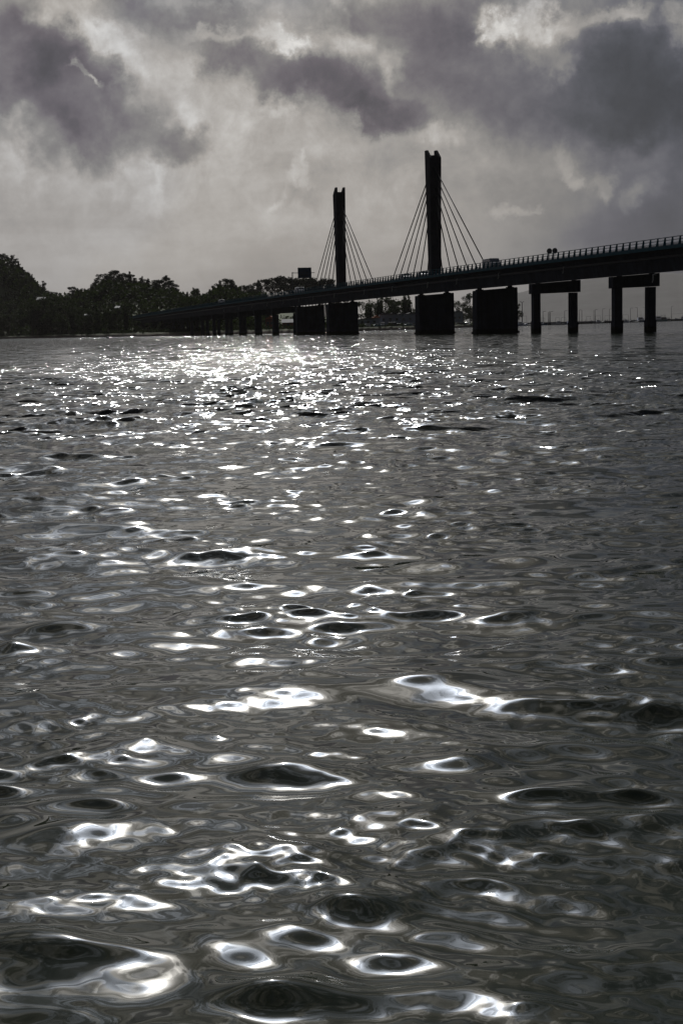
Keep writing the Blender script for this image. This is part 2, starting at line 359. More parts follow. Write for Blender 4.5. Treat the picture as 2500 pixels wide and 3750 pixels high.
concrete = mat('dark_concrete', (0.034, 0.038, 0.052), 0.9, 0.1, var=0.35, scale=0.35, bump=0.3)
t = NT(concrete.node_tree); bs_ = [n for n in t.n if n.type == 'BSDF_PRINCIPLED'][0]
src = bs_.inputs['Base Color'].links[0].from_socket; gp = t.node('ShaderNodeNewGeometry').outputs['Position']
zz_ = t.node('ShaderNodeSeparateXYZ'); t.put(zz_.inputs[0], gp)
wet = t.rng(t.math('ADD', zz_.outputs[2], t.math('MULTIPLY', t.noise(gp, 1.3, 4, .6), .9)), 1.1, 1.5, 1, 0, smooth=True)
strk = t.rng(t.noise(t.vmath('MULTIPLY', gp, (1.6, 1.6, .12)), 1.0, 4, .6), .42, .68, 0, .55, smooth=True)
c_ = t.mixc(strk, src, (0.018, 0.02, 0.024)); c_ = t.mixc(wet, c_, (0.012, 0.014, 0.009)); t.put(bs_.inputs['Base Color'], c_)
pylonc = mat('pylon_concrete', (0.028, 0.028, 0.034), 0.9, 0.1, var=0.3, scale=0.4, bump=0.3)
tealpaint = mat('teal_painted_steel', (0.02, 0.075, 0.10), 0.8, 0.15, var=0.2, scale=2)
cablem = mat('black_cable_sheath', (0.02, 0.02, 0.022), 0.9, 0.1, var=0.1)
asphalt = mat('asphalt', (0.05, 0.05, 0.052), 0.9, 0.3, var=0.2, scale=3, bump=0.2)
pvc = mat('pale_drain_pipe', (0.75, 0.75, 0.74), 0.5, 0.5, var=0.1)
darksteel = mat('dark_steel', (0.05, 0.055, 0.06), 0.5, 0.5, metal=0.3, var=0.1)
galv = mat('galvanised_steel', (0.30, 0.31, 0.32), 0.5, 0.5, metal=0.5, var=0.1)

# ------------------------------------------------------------------ far mountains
def fnoise(x, seed=0):
    q = np.random.default_rng(seed); s = np.zeros_like(np.asarray(x, float))
    for o in range(6):
        s += np.sin(x*(1.7**o)*q.uniform(.8, 1.2)+q.uniform(0, 6.28))/(1.55**o)
    return s/2
def build_mountain():
    azs = np.radians(np.linspace(3.0, 75, 420)); ds = np.array([9500, 10300, 11000, 11600, 12000, 12500, 13300, 14300])
    pf = np.array([0, .30, .62, .88, 1.0, .93, .6, .3])
    deg = np.degrees(azs)
    ridge = np.interp(deg, [3, 5.5, 6.8, 7.7, 9, 11, 14, 20, 32, 50, 75], [5, 120, 235, 275, 320, 372, 380, 330, 390, 300, 200])
    ridge = ridge + 9*fnoise(deg*2.2, 1) + 5*fnoise(deg*9, 2) + 2.5*fnoise(deg*55, 4)
    V = []; n = len(azs)
    for d, p in zip(ds, pf):
        z = ridge*p + 14*fnoise(deg*3.5+d, 3)*p*(1-p)*3 - (3 if p == 0 else 0)
        V.append(np.stack([np.sin(azs)*d/np.cos(np.radians(0)), np.cos(azs)*d, z], -1))
    V = np.concatenate(V); F = [(k*n+i, k*n+i+1, (k+1)*n+i+1, (k+1)*n+i) for k in range(len(ds)-1) for i in range(n-1)]
    me = bpy.data.meshes.new('mountains'); me.from_pydata(V.tolist(), [], F)
    me.polygons.foreach_set('use_smooth', np.ones(len(F), bool))
    me.materials.append(mat('far_forest', (0.045, 0.047, 0.045), 0.95, 0.1, var=0.4, scale=0.004))
    o = link('mountains', me); o['kind'] = 'structure'
build_mountain()

# ------------------------------------------------------------------ haze
hb = MB().box(-15500, 15500, -15500, 15500, -4, 440)
hme = bpy.data.meshes.new('haze'); hme.from_pydata(hb.v, [], hb.f)
hz = link('haze', hme); hz['kind'] = 'stuff'; hz['label'] = 'thin pale sea haze over the whole bay'
hm = bpy.data.materials.new('haze'); hm.use_nodes = True; t = NT(hm.node_tree); t.n.clear()
pv = t.node('ShaderNodeVolumePrincipled'); pv.inputs['Color'].default_value = (0.49, 0.465, 0.455, 1)
pv.inputs['Density'].default_value = 4.0e-5; pv.inputs['Anisotropy'].default_value = 0.0
mo = t.node('ShaderNodeOutputMaterial'); t.put(mo.inputs['Volume'], pv.outputs[0]); hme.materials.append(hm)
hm.cycles.homogeneous_volume = True

# ------------------------------------------------------------------ far shore
SHORE = [(-900, 1500), (-300, 1250), (0, 1021), (350, 790), (560, 668), (700, 627), (1060, 608), (1330, 660), (1500, 700), (1700, 845), (1800, 905), (1893, 935)]
def shore_Y(x): return float(np.interp(x, [p[0] for p in SHORE], [p[1] for p in SHORE]))
SKYL = [(-900, 870), (-300, 905), (0, 934), (30, 929), (65, 935), (85, 960), (105, 990), (125, 992), (143, 1025), (150, 1050), (165, 1034), (180, 1064), (215, 1066), (240, 1077), (252, 1083), (266, 1064), (280, 1052), (305, 1057), (330, 1058),
        (345, 1052), (355, 1030), (375, 1004), (400, 996), (430, 991), (455, 1000), (485, 998), (505, 1014), (530, 1013), (560, 1026), (595, 1022), (618, 1009), (640, 1030), (660, 1058), (680, 1072), (705, 1070), (720, 1053), (735, 1068),
        (755, 1074), (785, 1048), (820, 1025), (840, 1020), (870, 1043), (895, 1048), (925, 1043), (955, 1028), (965, 1018), (985, 1019), (1010, 1015), (1045, 1011), (1060, 1025), (1075, 1020), (1110, 1020), (1145, 1012), (1160, 1030), (1190, 1021),
        (1205, 1040), (1215, 1032), (1235, 1046), (1260, 1075), (1300, 1100), (1400, 1100)]
def sky_y(x): return float(np.interp(x, [p[0] for p in SKYL], [p[1] for p in SKYL]))
def ridge_Y(x): return float(np.interp(x, [-900, 0, 350, 700, 1250, 1900], [1500, 1230, 1000, 900, 900, 1150]))
def tree_h(x): return float(np.interp(x, [0, 330, 380, 640, 700, 800, 940, 1000, 1250], [15, 12, 17, 15, 13, 14, 17, 21, 17]))
def ridge_z(x):
    z = at(x, sky_y(x), ridge_Y(x)).z - tree_h(x)*0.8
    lo = float(np.interp(x, [960, 1040, 1300], [1e9, 17.0, 3.0]))
    return max(2.2, min(z, lo))
def ground_xyz(x, v):           # v 0 at the water's edge .. 1 at the ridge .. 2 far behind
    Ys, Yr = shore_Y(x), ridge_Y(x); zr = ridge_z(x)
    zr = np.mean([ridge_z(x+d) for d in (-24, -12, 0, 12, 24)])
    if v <= 1: Y = Ys+(Yr-Ys)*v
    else: Y = Yr+(v-1)*1400
    u = max(0, (v-0.22)/0.78) if v <= 1 else 1
    u = u*u*(3-2*u)
    z = 1.7 + (zr-1.7)*u if v <= 1 else zr*(1-0.5*(v-1))+1
    if v < 0.012: z = -1.6 + 3.3*v/0.012
    return gx(x, Y), Y, z
def build_ground():
    xs = list(range(-900, 1893, 14))+[1893]; vs = [-0.02, 0.0, 0.006, 0.012, .03, .06, .1, .15, .22, .3, .4, .5, .6, .7, .8, .9, 1.0, 1.1, 1.4, 2.0]
    V = []; n = len(xs)
    for v in vs:
        for x in xs:
            X, Y, z = ground_xyz(x, max(v, 0)) if v >= 0 else (gx(x, shore_Y(x)-8), shore_Y(x)-8, -3)
            if v <= 0.012: Y += 2.5*math.sin(x*0.11)*math.sin(x*0.037)
            V.append((X, Y, z+(0.15*math.sin(x*.3+v*40) if v > 0.02 else 0)))
    F = [(k*n+i, k*n+i+1, (k+1)*n+i+1, (k+1)*n+i) for k in range(len(vs)-1) for i in range(n-1)]
    me = bpy.data.meshes.new('ground'); me.from_pydata(V, [], F); me.polygons.foreach_set('use_smooth', np.ones(len(F), bool))
    m = bpy.data.materials.new('shore_ground'); m.use_nodes = True; t = NT(m.node_tree); t.n.clear()
    co = t.node('ShaderNodeNewGeometry').outputs['Position']
    s = t.node('ShaderNodeSeparateXYZ'); t.put(s.inputs[0], co)
    grass = t.ramp(t.noise(co, 0.12, 5, 0.6), [(0.3, (0.025, 0.035, 0.015)), (0.7, (0.06, 0.075, 0.03))])
    mud = t.ramp(t.noise(co, 0.5, 5, 0.6), [(0.3, (0.05, 0.04, 0.03)), (0.7, (0.10, 0.08, 0.06))])
    c = t.mixc(t.rng(s.outputs[2], 0.9, 1.6), mud, grass)
    b = t.node('ShaderNodeBsdfPrincipled'); t.put(b.inputs['Base Color'], c); b.inputs['Roughness'].default_value = 0.95; b.inputs['Specular IOR Level'].default_value = 0.2
    o = t.node('ShaderNodeOutputMaterial'); t.put(o.inputs[0], b.outputs[0]); me.materials.append(m)
    link('ground', me)['kind'] = 'structure'
build_ground()
def gz(x, Y):
    Ys, Yr = shore_Y(x), ridge_Y(x); return ground_xyz(x, (Y-Ys)/(Yr-Ys))[2]

# ------------------------------------------------------------------ bridge
TB = -1330/F_PX; THB = math.atan(-TB)
bd = Vector((-math.sin(THB), math.cos(THB), 0)); bn = Vector((math.cos(THB), math.sin(THB), 0))
B0 = Vector((92.6, 0, 0))
bridge = link('cable_stayed_bridge', None, loc=B0, rot=(0, 0, math.atan2(-bd.y, -bd.x)))
tag(bridge, 'long low road bridge with two single-column pylons and fans of stay cables crossing the water', 'bridge')
def onb(x, y, off=0.0):          # pixel -> (s, z) on the vertical plane `off` metres in from the near railing
    d = ray(x, y); o = B0+bn*off; c = Vector((CAM.x, CAM.y, 0)); dd = Vector((d.x, d.y, 0))
    k = (o-c).dot(bn)/dd.dot(bn); p = CAM+d*k
    return (Vector((p.x, p.y, 0))-B0).dot(bd), p.z
def bw(s, off, z): return B0+bd*s+bn*off+Vector((0, 0, z))
def zr(s): return 12.86-(1.2e-5 if s < 345 else 5.5e-6)*(s-345)**2     # top of railing
S0, S1 = 60.0, 900.0
SS = list(np.arange(S0, S1+.1, 12.0))
def strip(prof, name, m, s0=S0, s1=S1, parent=bridge, step=12.0):      # prof: list of (off, dz from rail top)
    n = max(1, int(round((s1-s0)/step))); rings = []
    for i in range(n+1):
        s = s0+(s1-s0)*i/n; rings.append([(-s, o, zr(s)+dz) for o, dz in prof])
    return MB().sweep(rings).build(name, m, parent)
strip([(-0.02, -1.56), (0.30, -1.56), (0.30, -1.10), (-0.02, -1.10)], 'edge_beam', tealpaint)
strip([(12.70, -1.56), (13.02, -1.56), (13.02, -1.10), (12.70, -1.10)], 'edge_beam', tealpaint)
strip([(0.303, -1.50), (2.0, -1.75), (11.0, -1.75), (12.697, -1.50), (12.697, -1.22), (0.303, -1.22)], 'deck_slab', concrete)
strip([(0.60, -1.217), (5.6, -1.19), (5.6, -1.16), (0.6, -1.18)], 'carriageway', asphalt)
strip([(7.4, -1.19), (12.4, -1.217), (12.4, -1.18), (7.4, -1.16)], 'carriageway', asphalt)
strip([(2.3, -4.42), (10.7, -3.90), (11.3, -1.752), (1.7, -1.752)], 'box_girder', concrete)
strip([(1.62, -2.55), (1.78, -2.62), (1.86, -2.30), (1.72, -2.25)], 'service_pipe', darksteel)
strip([(6.0, -1.19), (7.0, -1.19), (6.85, -0.75), (6.15, -0.75)], 'median_kerb', concrete)

# railings: posts one by one (nearest 300), longitudinal rails
def railing(off, flip, nposts):
    r = link('railing', None, bridge)
    for dz, h in ((-0.04, .045), (-0.42, .035), (-0.80, .035)):
        c = off+0.14*(-1 if flip else 1)*0+ (0.30 if not flip else -0.30)
        strip([(c-h, dz-h), (c+h, dz-h), (c+h, dz+h), (c-h, dz+h)], 'rail', tealpaint, parent=r)
    sgn = -1 if flip else 1
    prof = [(0.0, -1.1), (0.40, -1.1), (0.40, 0.0), (0.24, 0.0)]
    pm = MB().prism([(o*sgn, z) for o, z in prof], -0.05, 0.05, 'x').mesh('post', tealpaint)
    s = 120.4; k = 0; rest = MB()
    while s < S1:
        if k < nposts: link('post', pm, r, (-s, off, zr(s)))
        else: rest.prism([(off+o*sgn, zr(s)+z) for o, z in prof], -s-0.05, -s+0.05, 'x')
        s += 2.10; k += 1
    s = 118.3
    while s > S0:
        rest.prism([(off+o*sgn, zr(s)+z) for o, z in prof], -s-0.05, -s+0.05, 'x'); s -= 2.10
    q = rest.build('far_posts', tealpaint, r); q['kind'] = 'stuff'
railing(0.0, False, 190)
railing(13.0, True, 105)
gr = link('median_guardrail', None, bridge)
for off in (5.7, 7.3):
    strip([(off-.03, -0.62), (off+.03, -0.62), (off+.03, -0.34), (off-.03, -0.34)], 'rail', galv, parent=gr)
g = MB()
for s in np.arange(120, 560, 4.0):
    for off in (5.76, 7.18): g.box(-s-.05, -s+.05, off, off+.06, zr(s)-1.17, zr(s)-.36)
g.build('rail_posts', galv, gr)['kind'] = 'stuff'

# drain pipes on the near girder face
for x, y in ((2393, 1018), (2064, 988), (1827, 1009), (1674, 1030), (1567, 1043), (1437, 1057), (1335, 1069), (1226, 1082), (1148, 1091), (1096, 1098), (1039, 1105), (978.6, 1115), (924.5, 1122), (874.7, 1129), (822, 1136)):
    s, z = onb(x, y, 1.6)
    p = MB(); p.tube((-s, 1.45, z+0.45), (-s, 1.45, z-0.25), 0.055); p.tube((-s, 1.45, z-0.25), (-s-0.12, 1.40, z-0.6), 0.055); p.tube((-s, 1.9, z+.44), (-s, 1.45, z+.44), .055)
    p.build('drain_pipe', pvc, bridge, True)

# piers
def wide_pier(s, th, off0=2.2, wd=8.6):
    g_ = zr(s)-4.42; top = g_-0.36; t1 = top+.062*wd
    p = link('pier', None, bridge)
    m = MB().hexa([(-s-th/2-.12, off0-.05, -3), (-s+th/2+.12, off0-.05, -3), (-s+th/2+.12, off0+wd+.05, -3), (-s-th/2-.12, off0+wd+.05, -3)],
                  [(-s-th/2, off0, top), (-s+th/2, off0, top), (-s+th/2, off0+wd, t1), (-s-th/2, off0+wd, t1)])
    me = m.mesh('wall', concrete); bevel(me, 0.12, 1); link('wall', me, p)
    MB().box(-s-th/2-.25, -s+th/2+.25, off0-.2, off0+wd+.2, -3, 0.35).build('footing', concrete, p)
    for o in (off0+1.0, off0+wd-1.1):
        zt_ = g_+.062*(o-2.3); b = MB(); b.box(-s-.6, -s+.6, o-.6, o+.6, zt_-.40, zt_-.2); b.box(-s-.35, -s+.35, o-.35, o+.35, zt_-.2, zt_+.06)
        b.build('bearing', concrete, p)
def frame_pier(s, c1=11.0, cols=(2.55, 9.3)):
    g_ = zr(s)-4.42; top = g_-.05; cb = g_-1.72; c0 = 2.2; t1 = top+.062*(c1-c0)
    p = link('pier', None, bridge)
    me = MB().hexa([(-s-.8, c0, cb), (-s+.8, c0, cb), (-s+.8, c1, cb+.2), (-s-.8, c1, cb+.2)], [(-s-.8, c0, top), (-s+.8, c0, top), (-s+.8, c1, t1), (-s-.8, c1, t1)]).mesh('cap_beam', concrete); bevel(me, 0.05, 1); link('cap_beam', me, p)
    for o in cols:
        m = MB(); m.box(-s-.58, -s+.58, o, o+1.22, 1.7, cb+.1); m.box(-s-.66, -s+.66, o-.08, o+1.30, -3, 1.7)
        link('column', m.mesh('column', concrete), p)
        oo = o+.2 if o < 5 else o; zt_ = g_+.062*(oo+.8-2.3); b = MB(); b.box(-s-.5, -s+.5, oo+.3, oo+1.3, zt_-.22, zt_-.08); b.box(-s-.32, -s+.32, oo+.5, oo+1.1, zt_-.08, zt_+.06); b.build('bearing', concrete, p)
wide_pier(430.0, 2.4, 2.2, 8.2); wide_pier(392.4, 3.0, 2.2, 8.0); wide_pier(313.8, 3.0, 2.2, 7.8); wide_pier(278.0, 2.4, 2.2, 8.2)
frame_pier(218.9, 9.75, (2.6, 8.0)); frame_pier(188.0, 9.75, (2.6, 8.0)); frame_pier(157.0, 9.75, (2.6, 8.0))
for s in [250.2]+[465.4+28.9*k for k in range(15)]: frame_pier(s)

# pylons
def pylon(s, outer):        # outer = +1: away from the camera, -1: towards it (side with the sloped top)
    zb = zr(s)-1.2; zt = 38.35; H = zt-zb; yc = 6.5
    p = link('pylon', None, bridge)
    def L(f): return float(np.interp(f, [0, .45, .8, 1], [1.0, 1.25, 1.62, 1.70]))   # half length along the bridge
    def Wd(f): return float(np.interp(f, [0, .5, 1], [1.08, 1.18, 1.27]))             # half width across
    fs = [0, .15, .3, .45, .6, .75, .86, .935]
    for sg in (-1, 1):
        rings = []
        for f in fs:
            l = L(f); o = yc+sg*Wd(f); i = o-sg*.46; z = zb+H*f
            rings.append([(-s-l, o, z), (-s+l, o, z), (-s+l, i, z), (-s-l, i, z)])
        l = L(1); o = yc+sg*Wd(1); i = o-sg*.46
        x0, x1 = -s-l, -s+l     # local x = -s : +x is towards the camera
        if outer < 0: x1 -= 2.3
        else: x0 += 2.3
        rings.append([(x0, o, zt), (x1, o, zt), (x1, i, zt), (x0, i, zt)])
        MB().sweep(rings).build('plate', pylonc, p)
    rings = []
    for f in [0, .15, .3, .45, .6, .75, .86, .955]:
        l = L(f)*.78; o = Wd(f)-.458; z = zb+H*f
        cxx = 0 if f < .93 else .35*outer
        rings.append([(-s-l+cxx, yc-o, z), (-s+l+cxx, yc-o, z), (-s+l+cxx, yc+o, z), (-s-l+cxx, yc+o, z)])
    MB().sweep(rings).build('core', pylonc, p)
    MB().box(-s-1.7, -s+1.7, yc-1.5, yc+1.5, zb-.4, zb+.9).build('plinth', concrete, p)
    hs = [4.9, 15.6, 17.7, 19.2, 20.6, 21.7, 22.8]
    for sgn in (-1, 1):
        for k in range(1, 7):
            sa = s+sgn*5.42*k; zd = zr(sa)-0.9; zt_ = zb+hs[k]+0.9
            x1 = -s-sgn*0.9; f_ = .9/(5.42*k)
            a = Vector((-sa, yc, zd)); b = Vector((x1, yc, zt_+(zd-zt_)*f_))
            MB().tube(a, b, 0.115, n=8).build('stay_cable', cablem, bridge, True)
            d = (b-a).normalized()
            an = MB(); an.tube(a-d*.2, a+d*1.5, 0.22, .19, n=10); an.box(-sa-.45, -sa+.45, yc-.35, yc+.35, zr(sa)-1.2, zr(sa)-.62)
            an.build('cable_anchor', darksteel, bridge)
pylon(314.4, -1); pylon(393.7, 1)

# ------------------------------------------------------------------ signs on the bridge
def sign_gantry():
    s, z = onb(1072, 1060, 0.7)
    ztop = onb(1072, 996, 0.7)[1]; zd = zr(s)-1.18
    root = link('road_sign', None, None, bw(s, 0.7, zd), (0, 0, math.atan2(bn.y, bn.x)))
    tag(root, 'big rectangular road direction sign hung from a one-armed steel post beside the left pylon', 'road sign')
    h = ztop-zd
    MB().tube((0, 0, 0), (0, 0, h), .17, .13, 10).build('post', darksteel, root, True)
    MB().tube((0, 0, h-.25), (6.6, 0, h-.25), .11, .09, 8).build('arm', darksteel, root, True)
    MB().box(-.3, .3, -.3, .3, 0, .08).build('base_plate', darksteel, root)
    x0 = 1.65; x1 = 5.55; y = .22; zt = onb(1100, 980.5, 3)[1]-zd; zb = onb(1100, 1018, 3)[1]-zd
    me = MB().box(x0, x1, y-.35, y-.27, zb, zt).mesh('panel', mat('sign_blue', (0.018, 0.035, 0.065), .7, .2)); bevel(me, .03, 2)
    pn = link('panel', me, root)
    fr = MB()
    for a_, b_ in (((x0, zb), (x1, zb)), ((x1, zb), (x1, zt)), ((x1, zt), (x0, zt)), ((x0, zt), (x0, zb))): fr.tube((a_[0], y-.31, a_[1]), (b_[0], y-.31, b_[1]), .06, n=6)
    fr.build('frame', darksteel, pn)
    w_ = x1-x0; hh = zt-zb
    for (u0, u1, v0, v1) in ((.42, .55, .70, .76), (.15, .8, .47, .53), (.15, .72, .24, .36), (.44, .56, .08, .17)):
        MB().box(x0+w_*u0, x0+w_*u1, y-.362, y-.352, zb+hh*v0, zb+hh*v1).build('lettering_band', mat('sign_print', (0.012, 0.015, 0.02), .6), pn)
    for u in (.25, .75): MB().tube((x0+w_*u, y-.26, zb+.2), (x0+w_*u, y-.26, zt-.1), .05, n=6).build('bracket', darksteel, root)
sign_gantry()
def round_sign(x, y, r_px, off, label):
    s, z = onb(x, y, off); Y = bw(s, off, 0).y; r = r_px*Y/F_PX; zd = zr(s)-1.18
    root = link('round_road_sign', None, None, bw(s, off, zd), (0, 0, math.atan2(bn.y, bn.x)))
    tag(root, label, 'road sign', 'round signs on the bridge')
    MB().tube((0, 0, 0), (0, 0, z-zd+r*.6), .045, n=8).build('post', galv, root, True)
    d = MB(); d.tube((0, -.05, z-zd), (0, -.09, z-zd), r, n=32); d.build('disc', darksteel, root)
    rg = MB()
    for i in range(24):
        a0, a1 = 2*math.pi*i/24, 2*math.pi*(i+1)/24
        rg.tube((r*math.cos(a0), -.07, z-zd+r*math.sin(a0)), (r*math.cos(a1), -.07, z-zd+r*math.sin(a1)), .03, n=5)
    rg.build('rim', darksteel, root)
round_sign(2009.5, 919.5, 9.6, 1.0, 'left disc of the pair of round road signs standing above the bridge railing')
round_sign(2029.5, 918.3, 9.6, 2.1, 'right disc of the pair of round road signs standing above the bridge railing')

# ------------------------------------------------------------------ trees
bark = mat('bark', (0.07, 0.055, 0.04), 0.95, 0.2, var=0.3, scale=3)
leafm = {'gum': mat('gum_leaves', (0.016, 0.021, 0.015), 0.9, 0.08, var=0.35, scale=6, trans=(0.006, 0.008, 0.003)),
         'broad': mat('broad_leaves', (0.017, 0.024, 0.012), 0.9, 0.08, var=0.4, scale=6, trans=(0.010, 0.016, 0.003)),
         'poplar': mat('poplar_leaves', (0.018, 0.027, 0.012), 0.9, 0.08, var=0.4, scale=6, trans=(0.012, 0.02, 0.004))}
def leaf_cloud(centres, radii, n_per, size, r_, squash=1.0):
    V = []; F = []
    for c, R_ in zip(centres, radii):
        n = max(6, int(n_per*(R_/0.1)**2))
        d = r_.normal(size=(n, 3)); d /= np.linalg.norm(d, axis=1)[:, None]
        rr = R_*(r_.uniform(0.25, 1.0, n)**0.5)*r_.uniform(.85, 1.15, n)
        p = np.array(c)+d*rr[:, None]*np.array([1, 1, squash])
        u = r_.normal(size=(n, 3)); u /= np.linalg.norm(u, axis=1)[:, None]
        v = np.cross(u, r_.normal(size=(n, 3))); v /= np.linalg.norm(v, axis=1)[:, None]
        s = size*r_.uniform(.6, 1.4, n)[:, None]
        for k in range(n):
            o = len(V); V += [tuple(p[k]-u[k]*s[k]), tuple(p[k]-v[k]*s[k]*.6), tuple(p[k]+u[k]*s[k]), tuple(p[k]+v[k]*s[k]*.6)]
            F.append((o, o+1, o+2, o+3))
    return V, F
def make_tree_meshes(kind, seed):
    r_ = np.random.default_rng(seed); U = r_.uniform
    tr = MB(); cs = []; rs = []
    lean = U(-.04, .04)
    if kind == 'gum':      # high open crown of separate rounded clumps on bare limbs
        n = r_.integers(9, 14); tr.tube((0, 0, -.05), (lean, 0, .55), .016, .010, 6, False); tr.tube((lean, 0, .55), (lean*1.5, 0, .86), .010, .004, 6, False)
        for i in range(n):
            t_ = U(0, 2*math.pi); h = U(.45, .95); k = math.sqrt(max(.02, 1-((h-.62)/.38)**2))*.22*U(.5, 1.1)
            c = (lean+math.cos(t_)*k, math.sin(t_)*k, h); cs.append(c); rs.append(U(.055, .10)*(1.15 if h > .7 else 1))
            tr.tube((lean, 0, h-.18*U(.6, 1.2)), c, .006, .002, 5, False)
        cs.append((lean*1.5, 0, .93)); rs.append(.065)
        V, F = leaf_cloud(cs, rs, 170, .016, r_, .72)
    elif kind == 'cone':   # narrow-headed gum or pine with a pointed top
        tr.tube((0, 0, -.05), (lean, 0, .95), .016, .003, 6, False)
        for i in range(16):
            h = .28+.68*(i/15); k = .17*(1-(h-.28)/.74)**.8
            for q in range(3 if h < .75 else 2):
                t_ = U(0, 6.28); cs.append((lean*h+math.cos(t_)*k*U(.4, 1), math.sin(t_)*k*U(.4, 1), h+U(-.02, .02))); rs.append(U(.045, .075)*(1-.5*h)+.018)
        V, F = leaf_cloud(cs, rs, 170, .016, r_, .9)
    elif kind == 'broad':
        tr.tube((0, 0, -.05), (lean, 0, .4), .022, .014, 6, False)
        for i in range(24):
            t_ = U(0, 6.28); h = U(.22, .92); k = math.sqrt(max(.02, 1-((h-.52)/.44)**2))*.30*U(.35, 1.0)
            c = (lean+math.cos(t_)*k, math.sin(t_)*k, h); cs.append(c); rs.append(U(.07, .12))
            if i % 2 == 0: tr.tube((lean, 0, max(.15, h-.25)), c, .008, .002, 5, False)
        V, F = leaf_cloud(cs, rs, 110, .019, r_, .85)
    else:                  # poplar: upright plumes
        tr.tube((0, 0, -.05), (lean*.5, 0, .92), .016, .003, 6, False)
        for i in range(r_.integers(9, 13)):
            t_ = U(0, 6.28); k0 = U(.03, .13); top = U(.62, 1.0)-k0*.9
            for q in np.linspace(.14+U(0, .1), top, 9):
                kk = k0*math.sin(min(1, (q+.1)/.7)*math.pi/2); cs.append((math.cos(t_)*kk+U(-.012, .012), math.sin(t_)*kk+U(-.012, .012), q)); rs.append(U(.036, .062)*(1.15-.75*q/top))
            tr.tube((0, 0, .1), (math.cos(t_)*k0, math.sin(t_)*k0, top*.8), .005, .0015, 4, False)
        V, F = leaf_cloud(cs, rs, 210, .019, r_, 1.6)
    me = bpy.data.meshes.new('crown'); me.from_pydata(V, [], F); me.materials.append(leafm['broad' if kind == 'broad' else 'poplar' if kind == 'poplar' else 'gum'])
    return me, tr.mesh('trunk', bark)
TREES = {k: [make_tree_meshes(k, 100+10*i+len(k)) for i in range(n)] for k, n in (('gum', 7), ('cone', 4), ('broad', 5), ('poplar', 5))}
NAMES = {'gum': ('eucalyptus_tree', 'tree'), 'cone': ('pine_tree', 'tree'), 'broad': ('broadleaf_tree', 'tree'), 'poplar': ('poplar_tree', 'tree')}
def tree(kind, x, Y, z, ytop, label, group=None, wid=1.0, seed=None):
    r_ = random.Random(int(x*13+Y) if seed is None else seed)
    H = at(x, ytop, Y).z - z
    cm, tm = TREES[kind][r_.randrange(len(TREES[kind]))]
    root = link(NAMES[kind][0], None, None, (gx(x, Y), Y, z), (0, 0, r_.uniform(0, 6.28)), (H*wid, H*wid, H*1.02))
    link('trunk', tm, root); link('crown', cm, root)
    tag(root, label, 'tree', group); return root
# the skyline on the wooded hills, left to right
def skyline_label(x):
    for lim, txt in ((100, 'open-crowned tree on the high hill at the far left'),
                     (150, 'pointed tree on the right shoulder of the left hill'),
                     (262, 'low tree in the dip right of the left hill'),
                     (350, 'rounded tree on the step left of the round hill'),
                     (470, 'tall tree on the left half of the round hill'),
                     (660, 'knobbly tree on the right half of the round hill'),
                     (790, 'low skyline tree behind the far white-roofed van'),
                     (900, 'tree on the domed hill above the bridge approach'),
                     (1000, 'tree on the level ridge left of the road sign'),
                     (1080, 'umbrella-crowned gum tree left of the road sign post'),
                     (1180, 'open gum tree below or beside the road sign panel'),
                     (9999, 'rounded tree behind the cables of the left pylon')):
        if x < lim: return txt
x = -70.0; rs_ = random.Random(3); SKT = []
while x < 1246:
    yt = sky_y(x); Y = ridge_Y(x)+rs_.uniform(-25, 25)
    kind = 'cone' if (95 < x < 150 or rs_.random() < (.25 if x < 960 else .05)) else 'gum'
    if 660 < x < 790 and rs_.random() < .5: kind = 'poplar'
    z = min(ridge_z(x), at(x, yt, Y).z-tree_h(x)*.8)-1.0
    SKT.append((x, Y, z, yt+rs_.uniform(-2, 5), kind, rs_.uniform(.95, 1.25), skyline_label(x)))
    x += rs_.uniform(10, 15)
ORD = ['first', 'second', 'third', 'fourth', 'fifth', 'sixth', 'seventh', 'eighth', 'ninth', 'tenth', 'eleventh', 'twelfth', 'thirteenth', 'fourteenth', 'fifteenth', 'sixteenth']
cnt = {}
for (x, Y, z, yt, kind, wid, g_) in SKT:
    k = cnt.get(g_, 0); cnt[g_] = k+1
    tree(kind, x, Y, z, yt, f"{ORD[min(k, 15)]} from the left: {g_}", g_+'s'[:0], wid)
# standout skyline trees
for (x, yt, kind, wid, lab) in ((32, 927, 'gum', 1.0, 'open-crowned gum tree rising highest on the hill at the left edge'), (66, 932, 'gum', 1.0, 'gum tree with a separate round head right of the highest tree'),
        (86, 966, 'gum', .8, 'gum tree leaning out below the two highest crowns'), (166, 1028, 'gum', .9, 'lone small round-headed tree standing up in the dip right of the left hill'),
        (277, 1049, 'gum', 1.1, 'round tree beginning the step left of the round wooded hill'), (428, 989, 'gum', 1.3, 'widest tree crown at the top of the round wooded hill'), (486, 996, 'cone', 1.0, 'pointed tree right of the top of the round wooded hill'),
        (619, 1007, 'gum', .9, 'round-headed tree standing proud near the right end of the round wooded hill'), (837, 1020, 'gum', 1.4, 'tree topping the domed hill above the car with the bright roof'), (722, 1052, 'broad', .8, 'small round tree standing alone in the gap between the two wooded hills'),
        (1044, 1010, 'gum', 1.2, 'umbrella gum tree touching the road sign post on its left'), (1192, 1019, 'gum', 1.0, 'tall dark gum tree seen between the cables of the left pylon')):
    Y = ridge_Y(x)-12; tree(kind, x, Y, min(ridge_z(x), at(x, yt, Y).z-12)-1, yt, lab, None, wid)
